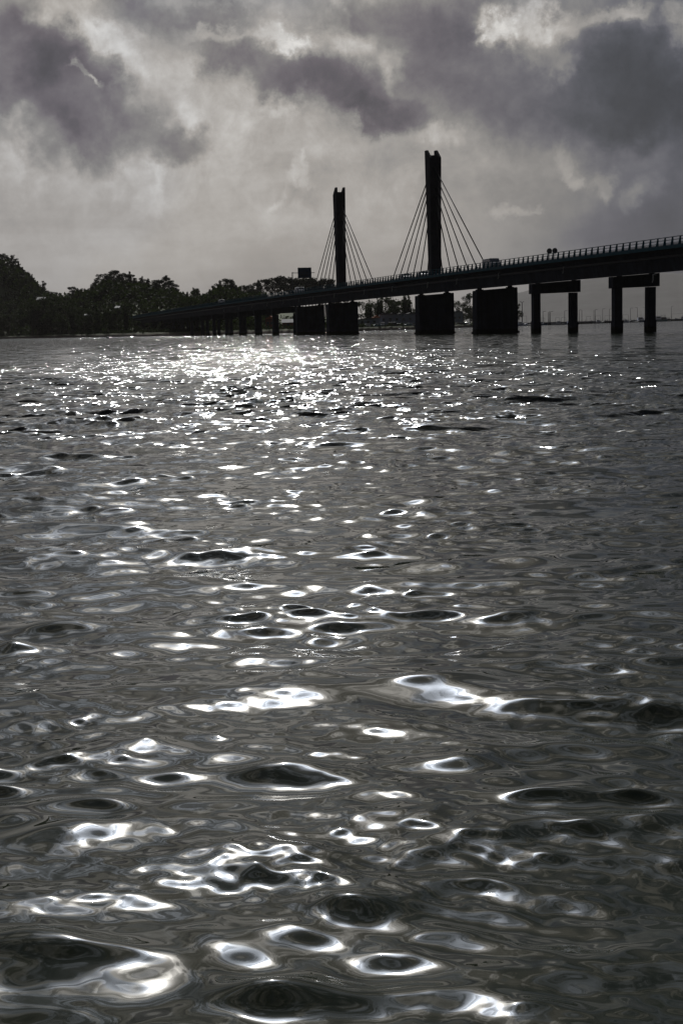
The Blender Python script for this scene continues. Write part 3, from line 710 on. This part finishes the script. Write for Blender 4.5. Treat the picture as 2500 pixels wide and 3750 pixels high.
# front rows by the water
FR = [(-60, 1090, 'broad', 1.3), (-15, 1105, 'broad', 1.2), (35, 1098, 'broad', 1.4), (85, 1085, 'poplar', 1.6), (120, 1100, 'broad', 1.2), (165, 1108, 'broad', 1.3), (190, 1078, 'broad', 1.2), (215, 1100, 'broad', 1.4), (250, 1110, 'broad', 1.2),
      (276, 1088, 'poplar', 1.7), (312, 1125, 'broad', 1.2), (345, 1128, 'broad', 1.2), (372, 1086, 'poplar', 1.8), (405, 1135, 'broad', 1.1), (432, 1140, 'broad', 1.1), (465, 1088, 'poplar', 1.9), (500, 1172, 'broad', 1.4), (545, 1180, 'broad', 1.4), (590, 1178, 'broad', 1.5), (640, 1180, 'broad', 1.5)]
WORDS = {'broad': 'bushy waterside tree from the left,', 'poplar': 'upright waterside poplar from the left,'}
MARK = [(0, 'at the left edge of the picture'), (130, 'below the high left hill'), (230, 'below the dip in the skyline'), (330, 'below the step of the round hill'), (480, 'in front of the round wooded hill'), (2000, 'behind the low left end of the bridge')]
seen = {}
for (x, yt, kind, wid) in FR:
    g_ = WORDS[kind]+' '+[m_ for l_, m_ in MARK if x <= l_][0]; seen[g_] = seen.get(g_, 0)+1; n_ = seen[g_]
    Y = shore_Y(x)+rs_.uniform(12, 40); tree(kind, x, Y, gz(x, Y)-.2, yt, ORD[n_-1]+' '+g_, g_, wid*.62 if kind == 'poplar' else wid)
for (x, yt, wid, lab) in ((690, 1058, .75, 'poplar just right of the round hill rising over the bridge railing'), (704, 1068, .7, 'shorter poplar pressed against the lone skyline tree'), (738, 1066, .8, 'poplar right of the small lone round tree'), (765, 1075, .9, 'loose poplar left of the car with the bright roof'),
        (815, 1052, .8, 'tall poplar directly above the car with the bright roof'), (850, 1068, .8, 'poplar right of the car with the bright roof'), (905, 1078, .9, 'poplar rising over the bridge railing midway to the road sign'), (985, 1066, .8, 'pointed poplar top left of the road sign post')):
    Y = 700; tree('poplar', x, Y, 1.8, yt, lab, None, wid)
# behind the piers in the middle
for (x, yt, kind, wid, lab) in ((1322, 1098, 'broad', .9, 'broad tree at the left side of the opening between the pylon piers'), (1352, 1085, 'poplar', 1.2, 'leafy poplar second from the left between the pylon piers'), (1392, 1076, 'poplar', 1.3, 'poplar in the middle of the opening between the pylon piers'),
        (1418, 1082, 'broad', .8, 'round tree filling between the poplars of the middle opening'), (1441, 1070, 'poplar', 1.2, 'dense poplar third from the right between the pylon piers'), (1487, 1062, 'poplar', 1.3, 'tallest dense poplar right of the sky gap between the pylon piers'), (1517, 1105, 'poplar', .9, 'poplar half hidden by the right pylon pier'),
        (1672, 1096, 'broad', .9, 'small round tree above the white building right of the pylon pier'), (1696, 1104, 'broad', .9, 'low dark tree between the white building and the tall one'), (1722, 1066, 'broad', .8, 'tall airy tree touching the left edge of the widest pier'), (1728, 1120, 'broad', .9, 'bushy tree at the foot of the tall airy tree'), (1893, 1112, 'broad', .9, 'round tree peeping out right of the widest pier'), (1860, 1100, 'broad', 1., 'tree behind the widest pier')):
    Y = shore_Y(x)+rs_.uniform(55, 75)
    if kind == 'poplar':    # a second stem close behind fills the row
        tree('poplar', x+rs_.uniform(-9, 9), Y+8, 1.6, yt+rs_.uniform(6, 14), ORD[cnt.setdefault('p', 0)]+' poplar from the left in the second row between the pylon piers', 'second row of poplars behind the bridge', 1.1)
        tree('broad', x+rs_.uniform(-12, 12), Y+14, 1.6, yt+rs_.uniform(22, 32), ORD[cnt['p']]+' rounded tree from the left behind the poplars between the pylon piers', 'rounded trees behind the poplars', 1.1); cnt['p'] += 1
    tree(kind, x, Y, 1.6, yt, lab, None, wid*1.15 if kind == 'poplar' else wid)
for i_, (x, yt, Y) in enumerate(((138, 1096, 945), (152, 1100, 940), (166, 1098, 945), (178, 1094, 950), (424, 1124, 830), (434, 1130, 826), (445, 1126, 832), (308, 1152, 848), (320, 1156, 845), (336, 1153, 848))):
    tree('broad', x, Y, gz(x, Y)-.3, yt, ('first', 'second', 'third', 'fourth', 'left', 'middle', 'right', 'left', 'middle', 'right')[i_]+' tree hiding '+('the bright-roofed house on the left hillside' if x < 200 else 'the tiny pale house under the round hill' if x > 400 else 'the low pale roof left of the tiny pale house'), 'bushy trees in front of the hillside houses', 1.1)
# undergrowth and forest interior that reads as one mass
def woodland():
    r_ = np.random.default_rng(8); cs = []; rs = []
    for i in range(2300):
        x = r_.uniform(-350, 1250); v = r_.uniform(.10, 1.02) if i < 1400 else r_.uniform(.75, 1.03)
        X, Y, z = ground_xyz(x, v); hh = r_.uniform(2.0, 7.0)*(1.1 if v > .75 else 1)
        if x > 960: hh *= .5
        if x > 470 and Y < 5208*92.6/(x+80)+25: hh = min(hh, 1.6)
        if x > 1000 and v > .5: continue
        cs.append((X, Y, z+hh*.45)); rs.append(hh*.75)
    for i in range(500):       # shrubs along the bank
        x = r_.uniform(-300, 1893); v = r_.uniform(.02, .06); X, Y, z = ground_xyz(x, v); cs.append((X, Y, z+.5)); rs.append(r_.uniform(.6, 1.3))
    V = []; F = []
    for c, R_ in zip(cs, rs):
        n = 46; d = r_.normal(size=(n, 3)); d /= np.linalg.norm(d, axis=1)[:, None]; p = np.array(c)+d*(R_*r_.uniform(.6, 1.1, n))[:, None]
        u = r_.normal(size=(n, 3)); v_ = np.cross(u, r_.normal(size=(n, 3)))
        u /= np.linalg.norm(u, axis=1)[:, None]; v_ /= np.linalg.norm(v_, axis=1)[:, None]; s = (R_*.26*r_.uniform(.6, 1.3, n))[:, None]
        q = np.stack([p-u*s, p-v_*s*.7, p+u*s, p+v_*s*.7], 1).reshape(-1, 3); o = len(V); V += q.tolist(); F += [(o+4*k, o+4*k+1, o+4*k+2, o+4*k+3) for k in range(n)]
    me = bpy.data.meshes.new('woodland'); me.from_pydata(V, [], F); me.materials.append(leafm['broad'])
    tag(link('woodland', me), 'dense dark undergrowth and woodland covering the hills behind the left shore', None, None, 'stuff')
woodland()

# ------------------------------------------------------------------ buildings
white = mat('white_render', (0.20, 0.22, 0.27), .9, .15, var=.12)
brick = mat('dark_red_wall', (0.16, 0.06, 0.045), .9, .2, var=.3)
tile = mat('clay_tiles', (0.30, 0.10, 0.05), .85, .3, var=.3)
roofg = mat('pale_sheet_roof', (0.07, 0.072, 0.078), .8, .15, var=.15)
glass = mat('dark_glass', (0.02, 0.025, 0.03), .08, .8, var=0)
def house(x0, x1, Y, z0, ye, yr, wall, roof, label, depth=9.0, gables=1, gable_front=True, windows=3, door=True, name='house', cat='house'):
    X0, X1 = gx(x0, Y), gx(x1, Y); w_ = X1-X0; xc = (X0+X1)/2
    he = at((x0+x1)/2, ye, Y).z-z0; hr = at((x0+x1)/2, yr, Y).z-z0
    root = link(name, None, None, (xc, Y, z0)); tag(root, label, cat)
    MB().box(-w_/2, w_/2, 0, depth, -1.5, he).build('wall', wall, root)
    m = MB(); gw = w_/gables
    for k in range(gables):
        a_ = -w_/2+k*gw; o = .35 if gables == 1 else 0.0
        if gable_front: m.prism([(a_-o, he+.003), (a_+gw+o, he+.003), (a_+gw+o, he+.12), (a_+gw/2, hr), (a_-o, he+.12)], -.5, depth+.5, 'y')
        else: m.prism([(-.5, he+.003), (depth+.5, he+.003), (depth+.5, he+.12), (depth/2, hr), (-.5, he+.12)], a_-o, a_+gw+o, 'x')
    m.build('roof', roof, root)
    for k in range(windows):
        xx = -w_/2+w_*(k+.6)/(windows+.4); zz = he*.5
        fr = MB().box(xx-.62, xx+.62, -.06, -.003, zz-.1, zz+1.15).build('window', darksteel, root)
        MB().box(xx-.52, xx+.52, -.085, -.062, zz, zz+1.05).build('pane', glass, fr)
    if door: MB().box(-w_/2+.5, -w_/2+1.6, -.05, -.003, 0, 2.1).build('door', darksteel, root)
    return root
house(1313, 1388, shore_Y(1350)+26, 1.6, 1169, 1164, white, roofg, 'low white shed with a flat roof left in the opening between the pylon piers', windows=3, name='shed', cat='building')
house(1366, 1392, shore_Y(1375)+40, 1.6, 1164, 1154, white, tile, 'small house with an orange gable behind the low white shed', windows=0, door=False)
house(1390, 1521, shore_Y(1450)+34, 1.6, 1151, 1145, white, roofg, 'long white warehouse with four shallow gables behind the parked cars', depth=22, gables=4, windows=5, name='warehouse', cat='warehouse')
house(1655, 1695, shore_Y(1680)+30, 1.6, 1143, 1137, white, roofg, 'square white building with a low pale roof right of the pylon pier', windows=2, name='building', cat='building')
house(1034, 1082, shore_Y(1050)+25, 1.7, 1182, 1168, brick, roofg, 'dark red shed with a pale pitched roof seen left of the first wide pier', gable_front=False, windows=1, name='shed', cat='shed')
house(973, 1008, shore_Y(990)+60, 1.7, 1168, 1157, brick, tile, 'dim reddish house between the slender piers left of the pale-roofed shed', windows=2)
house(142, 172, 960, at(155, 1098, 960).z-3, 1098, 1087, white, roofg, 'house with a bright sloping roof half hidden in trees on the left hillside', gable_front=False, windows=2)
house(426, 440, 840, at(433, 1128, 840).z-3, 1128, 1120, white, roofg, 'tiny pale house among the trees below the round wooded hill', gable_front=False, windows=1)
house(312, 334, 860, at(322, 1155, 860).z-3, 1155, 1149, white, roofg, 'low pale roof among trees left of the tiny pale house', gable_front=False, windows=1)

# ------------------------------------------------------------------ vehicles
paints = {'white': (.75, .76, .78), 'silver': (.42, .43, .45), 'black': (.02, .02, .022), 'blue': (.05, .10, .20), 'teal': (.06, .16, .18), 'grey': (.18, .19, .2), 'red': (.25, .03, .02)}
tyre = mat('tyre', (.02, .02, .02), .9, .2, var=0); lampm = mat('headlamp_glass', (.7, .7, .68), .1, .8, var=0)
def car_meshes(kind):
    if kind == 'van': L_, Wd, prof, cab = 4.9, 1.9, [(0, .35), (4.9, .35), (4.9, 1.95), (4.75, 2.05), (1.15, 2.05), (.55, 1.35), (.05, 1.1)], [(.66, 1.38), (1.18, 1.92), (2.1, 1.92), (2.1, 1.32)]
    elif kind == 'estate': L_, Wd, prof, cab = 4.4, 1.76, [(0, .32), (4.4, .32), (4.4, .95), (4.2, 1.38), (3.9, 1.47), (1.7, 1.47), (1.1, .98), (.1, .82)], [(1.28, .98), (1.78, 1.38), (3.85, 1.38), (4.15, .98)]
    else: L_, Wd, prof, cab = 4.1, 1.7, [(0, .32), (4.1, .32), (4.1, .9), (3.5, 1.0), (3.0, 1.42), (1.8, 1.45), (1.1, .97), (.1, .78)], [(1.28, .97), (1.85, 1.36), (2.92, 1.34), (3.3, .97)]
    b = MB().prism(prof, -Wd/2, Wd/2, 'y').mesh('body', None); bevel(b, .07, 2, 20)
    g = MB().prism(cab, -Wd/2-.008, Wd/2+.008, 'y').mesh('side_windows', None)
    top = prof[-3]; low = prof[-2]
    ws = MB(); xa, za = prof[-2][0], prof[-2][1]; xb, zb = prof[-3][0], prof[-3][1]
    fa, fb = .12, .9; q = lambda f_: (xa+(xb-xa)*f_, za+(zb-za)*f_)
    (x0, z0), (x1, z1) = q(fa), q(fb); ws.hexa([(x0-.02, -Wd*.42, z0+.02), (x0+.05, -Wd*.42, z0-.03), (x0+.05, Wd*.42, z0-.03), (x0-.02, Wd*.42, z0+.02)], [(x1-.02, -Wd*.38, z1+.02), (x1+.05, -Wd*.38, z1-.03), (x1+.05, Wd*.38, z1-.03), (x1-.02, Wd*.38, z1+.02)])
    wsm = ws.mesh('windscreen', None)
    wh = MB().tube((0, -.1, 0), (0, .1, 0), .32, n=18).mesh('wheel', None)
    hl = MB().box(-.02, .06, -.17, .17, -.07, .07).mesh('headlight', None)
    return L_, Wd, b, g, wsm, wh, hl
CARM = {k: car_meshes(k) for k in ('van', 'estate', 'saloon')}
def car(kind, colour, loc, heading, label, group=None):
    L_, Wd, b, g, wsm, wh, hl = CARM[kind]
    root = link('van' if kind == 'van' else 'parked_car' if group == 'cars parked on the quay' else 'car', None, None, loc, (0, 0, heading)); tag(root, label, 'van' if kind == 'van' else 'car', group)
    b2 = b.copy(); b2.materials.append(mat('paint_'+colour, paints[colour], .25, .6, var=.03)); o = link('body', b2, root, (-L_/2, 0, 0))
    for me, nm, m in ((g, 'side_windows', glass), (wsm, 'windscreen', glass)):
        if not me.materials: me.materials.append(m)
        link(nm, me, root, (-L_/2, 0, 0))
    if not wh.materials: wh.materials.append(tyre); hl.materials.append(lampm)
    for wx in (.8, L_-.85):
        for wy in (-Wd/2+.1, Wd/2-.1): link('wheel', wh, root, (wx-L_/2, wy, .32))
    for wy in (-Wd*.34, Wd*.34): link('headlight', hl, root, (-L_/2+.02, wy, .68 if kind != 'van' else .85))
    return root
hb_ = math.atan2(-bd.y, -bd.x)
def deck_car(kind, colour, x, off, towards, label):
    s, _ = onb(x, 1200-ROLL*(x-1250), off); p = bw(s, off, zr(s)-1.165)
    return car(kind, colour, p, hb_+(math.pi if towards else 0), label, 'vehicles crossing the bridge')
deck_car('van', 'grey', 1801, 3.6, True, 'dark van on the bridge where the longest cable of the right pylon lands')
deck_car('estate', 'silver', 1488, 3.2, True, 'pale car on the bridge seen through the railing left of the right pylon')
deck_car('saloon', 'silver', 1553, 3.2, True, 'small car on the bridge close against the left side of the right pylon')
deck_car('van', 'white', 1102, 3.4, True, 'white-roofed van on the bridge under the big road sign')
deck_car('van', 'white', 816, 3.4, True, 'far van with a bright white roof on the left approach of the bridge')
deck_car('saloon', 'teal', 1462, 10.0, False, 'dark car beyond the median between the two pylons')
PK = [('estate', 'silver', 1337, 12, 0.2, 'silver car leftmost on the quay between the pylon piers'), ('saloon', 'teal', 1378, 9, 0.1, 'teal car parked left of the tall white van on the quay'), ('van', 'grey', 1401, 10, 1.5, 'boxy grey van standing end-on behind the quay'), ('van', 'black', 1440, 12, 3.1, 'long black van with a bright roof edge on the quay'),
      ('estate', 'silver', 1464, 16, 3.0, 'silver car nose-on right of the black van'), ('saloon', 'teal', 1493, 10, .1, 'teal saloon parked right of the lamp post on the quay'), ('estate', 'grey', 1510, 22, .2, 'grey car in the row behind the teal saloon'), ('saloon', 'silver', 1512, 13, .1, 'silver car half hidden by the right pylon pier'), ('saloon', 'white', 1500, 30, .2, 'white car at the back of the stack of parked cars'),
      ('estate', 'black', 1678, 12, .1, 'black car parked in front of the square white building'), ('saloon', 'white', 1709, 14, 2.6, 'white car with a glinting windscreen below the tall airy tree'), ('saloon', 'blue', 1694, 8, .1, 'blue car right of the black car by the white building'), ('estate', 'blue', 1360, 22, 1.4, 'dark blue car behind the teal car on the quay')]
for kind, colour, x, dY, hd, lab in PK:
    Y = shore_Y(x)+dY; car(kind, colour, (gx(x, Y), Y, gz(x, Y)+.05), hd, lab, 'cars parked on the quay')

# ------------------------------------------------------------------ right harbour: low breakwater, lamps, boats
def QY(x): return float(np.interp(x, [1880, 2000, 2250, 2500, 2700, 3200], [925, 945, 1150, 1400, 1600, 2300]))
def build_breakwater():
    xs = list(range(1880, 3220, 20)); rings = []
    for x in xs:
        Y = QY(x); X = gx(x, Y); rings.append([(X, Y, -2), (X, Y+.6, 1.9), (X, Y+9, 1.9), (X, Y+9, -2)])
    b = MB().sweep(rings).build('breakwater', concrete); tag(b, 'low dark quay wall running across the water behind the slender right-hand piers', 'quay')
    r_ = np.random.default_rng(4); m = MB()
    for i in range(420):
        x = r_.uniform(1882, 3000); Y = QY(x)-r_.uniform(0, 2.2); X = gx(x, Y); s = r_.uniform(.35, .8); z = r_.uniform(-.2, .7)
        p = [(X+s*r_.uniform(.5, 1)*a_, Y+s*r_.uniform(.5, 1)*b_, z+s*.8*c_) for c_ in (-1, 1) for a_, b_ in ((-1, -1), (1, -1), (1, 1), (-1, 1))]
        m.hexa(p[:4], p[4:])
    m.build('rock_armour', concrete, b)['kind'] = 'stuff'
build_breakwater()
LMP = [(1987, 1140.6, 1), (2006, 1143, 0), (2010.5, 1139.5, 0), (2014, 1141, 1), (2066, 1138, 2), (2119, 1136, 0), (2129, 1135, -1), (2173, 1136, 0), (2177.5, 1134, 1), (2205, 1131, 1), (2230, 1131.5, 1), (2307, 1128.5, 1), (2332, 1126, -1), (2360, 1126, -1), (2456, 1121, 1), (2520, 1118, 1)]
def harbour_lamp(x, yt, arm, Y, z0, label, group):
    h = at(x, yt, Y).z-z0
    root = link('lamp_post', None, None, (gx(x, Y), Y, z0)); tag(root, label, 'lamp post', group)
    MB().tube((0, 0, 0), (0, 0, h), .20, .13, 8).build('pole', darksteel, root)
    if arm:
        d = 1 if arm > 0 else -1; m = MB(); m.tube((0, 0, h-.1), (d*1.0, 0, h+.05), .09, n=6); m.build('arm', darksteel, root)
        MB().box(min(d*.8, d*1.9), max(d*.8, d*1.9), -.25, .25, h-.05, h+.16).build('lamp_head', darksteel, root)
for i, (x, yt, arm) in enumerate(LMP):
    Y = QY(x)+4.5
    where = ['opening right of the widest pier'] if x < 2080 else ['gap between both frame piers'] if x < 2240 else ['opening of the rightmost pier'] if x < 2362 else ['open water at the right edge']
    cnt[where[0]] = cnt.get(where[0], 0)+1
    lab = f"thin {'bare' if not arm else 'hooked'} quay lamp post, {ORD[cnt[where[0]]-1]} from left, in the {where[0]}"
    harbour_lamp(x, yt, arm, Y, 1.89, lab, 'lamp posts along the harbour quay')
harbour_lamp(1473, 1150, 0, shore_Y(1473)+8, gz(1473, shore_Y(1473)+8), 'thin dark pole standing in front of the long white warehouse', None)
# floodlight mast with two heads
Y = 938; h = at(1911, 1107, Y).z-1.7
root = link('floodlight_mast', None, None, (gx(1911, Y), Y, 1.7)); tag(root, 'tall floodlight mast with two splayed lamp heads right of the widest pier', 'lamp post')
MB().tube((0, 0, 0), (0, 0, h), .30, .2, 8).build('pole', darksteel, root)
for d in (-1, 1):
    MB().tube((0, 0, h-.3), (d*.8, 0, h+.15), .10, n=6).build('arm', darksteel, root)
    MB().hexa([(d*.5, -.25, h+.1), (d*1.15, -.25, h+.2), (d*1.15, .25, h+.2), (d*.5, .25, h+.1)], [(d*.6, -.25, h+.5), (d*1.25, -.25, h+.65), (d*1.25, .25, h+.65), (d*.6, .25, h+.5)]).build('lamp_head', darksteel, root)
# mooring frames on the quay
for i_, (x0, x1, yt) in enumerate(((1898, 1927, 1157.5), (1977, 1993, 1164.5), (2033, 2048, 1163.5), (2054, 2071, 1163), (2146, 2161, 1158.5), (2178.5, 2197.5, 1157), (2213, 2238, 1156), (2279, 2299, 1152.5), (2458, 2500, 1149))):
    Y = QY((x0+x1)/2)+2.5; h = at((x0+x1)/2, yt, Y).z-1.89; w_ = gx(x1, Y)-gx(x0, Y); lab = ORD[i_]+' goal-shaped steel frame from the left on the low quay wall'
    root = link('steel_frame', None, None, (gx((x0+x1)/2, Y), Y, 1.89)); tag(root, lab, 'frame', 'goal-shaped steel frames on the quay wall')
    for d in (-w_/2, w_/2): MB().tube((d, 0, 0), (d, 0, h), .08, n=6).build('upright', darksteel, root)
    MB().tube((-w_/2-.05, 0, h), (w_/2+.05, 0, h), .08, n=6).build('crossbar', darksteel, root)
# boats
def boat(x, Y, L_, heading, colour, label, mast=0, cabin=True, gear=False):
    root = link('boat', None, None, (gx(x, Y), Y, 0.0), (0, 0, heading)); tag(root, label, 'boat')
    bm_ = L_*.17; rings = []
    for f_, wf, zk, zt in ((0, .75, -.1, 1.0), (.25, 1, -.3, .95), (.55, 1, -.3, 1.0), (.8, .7, -.25, 1.2), (1, .05, .2, 1.55)):
        xx = (f_-.5)*L_; ww = bm_*wf; s_ = L_/9
        rings.append([(xx, -ww, zt*s_), (xx, -ww*.75, zk), (xx, ww*.75, zk), (xx, ww, zt*s_)])
    MB().sweep(rings).build('hull', mat('boat_'+colour, paints[colour], .4, .5, var=.1), root)
    s_ = L_/9
    if cabin:
        c = MB().hexa([(-L_*.2, -bm_*.7, .9*s_), (L_*.18, -bm_*.65, .95*s_), (L_*.18, bm_*.65, .95*s_), (-L_*.2, bm_*.7, .9*s_)], [(-L_*.18, -bm_*.6, 2.5*s_), (L_*.08, -bm_*.55, 2.5*s_), (L_*.08, bm_*.55, 2.5*s_), (-L_*.18, bm_*.6, 2.5*s_)]).build('cabin', mat('boat_white', paints['white'], .4, .5, var=.1), root)
        MB().box(-L_*.15, L_*.05, -bm_*.72, bm_*.72, 1.7*s_, 2.15*s_).build('window_band', glass, c)
    if mast:
        MB().tube((0, 0, 2.3*s_), (0, 0, mast), .07, .04, 6).build('mast', darksteel, root)
        MB().tube((-L_*.25, 0, 2.9*s_), (0, 0, mast*.8), .03, n=5).build('stay', darksteel, root)
    if gear:
        m = MB()
        for k in range(5): m.tube((-L_*.45+k*.8, -bm_*.5, 1*s_), (-L_*.4+k*.9, bm_*.5, 3.2*s_), .09, n=5)
        m.box(-L_*.45, -L_*.2, -bm_*.6, bm_*.6, 1*s_, 2*s_); m.build('fishing_gear', darksteel, root)
boat(2042, 905, 8.5, 3.0, 'silver', 'small cabin cruiser moored low on the water inside the first frame pier')
boat(1905, 918, 9, .2, 'blue', 'dark boat against the quay just right of the widest pier')
boat(1930, 925, 7, .1, 'grey', 'open grey boat right of the dark one beside the widest pier', cabin=False)
boat(1980, 930, 8, 2.9, 'blue', 'blue boat between the widest pier and the first slender column', mast=5.0)
boat(2085, 960, 9, .15, 'blue', 'blue cabin boat half behind the second slender column')
boat(2322, 1150, 8, .2, 'grey', 'small dinghy at the foot of the quay inside the rightmost frame pier', cabin=False)
boat(2345, 1215, 15, .1, 'blue', 'long dark work boat behind the quay inside the rightmost frame pier', mast=9)
boat(2405, 1290, 17, 3.0, 'teal', 'fishing boat with gear heaped on deck right of the rightmost frame pier', mast=10, gear=True)
boat(2432, 1330, 11, 3.1, 'grey', 'second fishing boat further right along the quay', mast=7, gear=True)
boat(2500, 1395, 16, 2.9, 'blue', 'fishing boat cut by the right edge of the picture', mast=11, gear=True)
boat(2190, 1085, 9, .1, 'grey', 'low grey boat in the gap between the two frame piers', mast=4)
boat(2290, 1180, 9, .1, 'blue', 'blue boat left inside the rightmost frame pier', gear=True)
# small mooring buoy and half-sunk rocks by the left shore
bz = MB()
r_ = random.Random(2)
root = link('mooring_buoy', None, None, (gx(395, 560), 560, 0)); tag(root, 'tiny dark buoy on the bright water off the left shore', 'buoy')
m = MB(); m.sweep([[(r*math.cos(t_), r*math.sin(t_), z) for t_ in [2*math.pi*i/10 for i in range(10)]] for r, z in ((.2, -.3), (.55, 0), (.6, .3), (.4, .6), (.12, .75))]); m.build('float', darksteel, root, True)
MB().tube((0, 0, .7), (0, 0, 1.3), .05, n=6).build('pole', darksteel, root)
root = link('mooring_buoy', None, None, (gx(1462, 690), 690, 0)); tag(root, 'small black buoy under the far bank between the pylon piers', 'buoy')
m = MB(); m.sweep([[(r*math.cos(t_), r*math.sin(t_), z) for t_ in [2*math.pi*i/10 for i in range(10)]] for r, z in ((.2, -.3), (.55, 0), (.6, .3), (.4, .6), (.12, .75))]); m.build('float', darksteel, root, True)
MB().tube((0, 0, .7), (0, 0, 1.0), .05, n=6).build('pole', darksteel, root)
# people standing on the harbour quay are too small to model as more than gear: bollards line the edge
for i, x in enumerate((1943, 1960, 2090, 2101, 2140, 2165, 2186, 2215, 2222, 2270, 2320)):
    Y = QY(x)+1.4; root = link('bollard', MB().sweep([[(r*math.cos(t_), r*math.sin(t_), z) for t_ in [2*math.pi*i/8 for i in range(8)]] for r, z in ((.25, 0), (.2, .7), (.36, .8), (.36, 1.0), (.1, 1.08))]).mesh('bollard', darksteel), None, (gx(x, Y), Y, 1.89))
    tag(root, 'short dark bollard on the harbour quay wall', 'bollard', 'short bollards on the harbour quay')
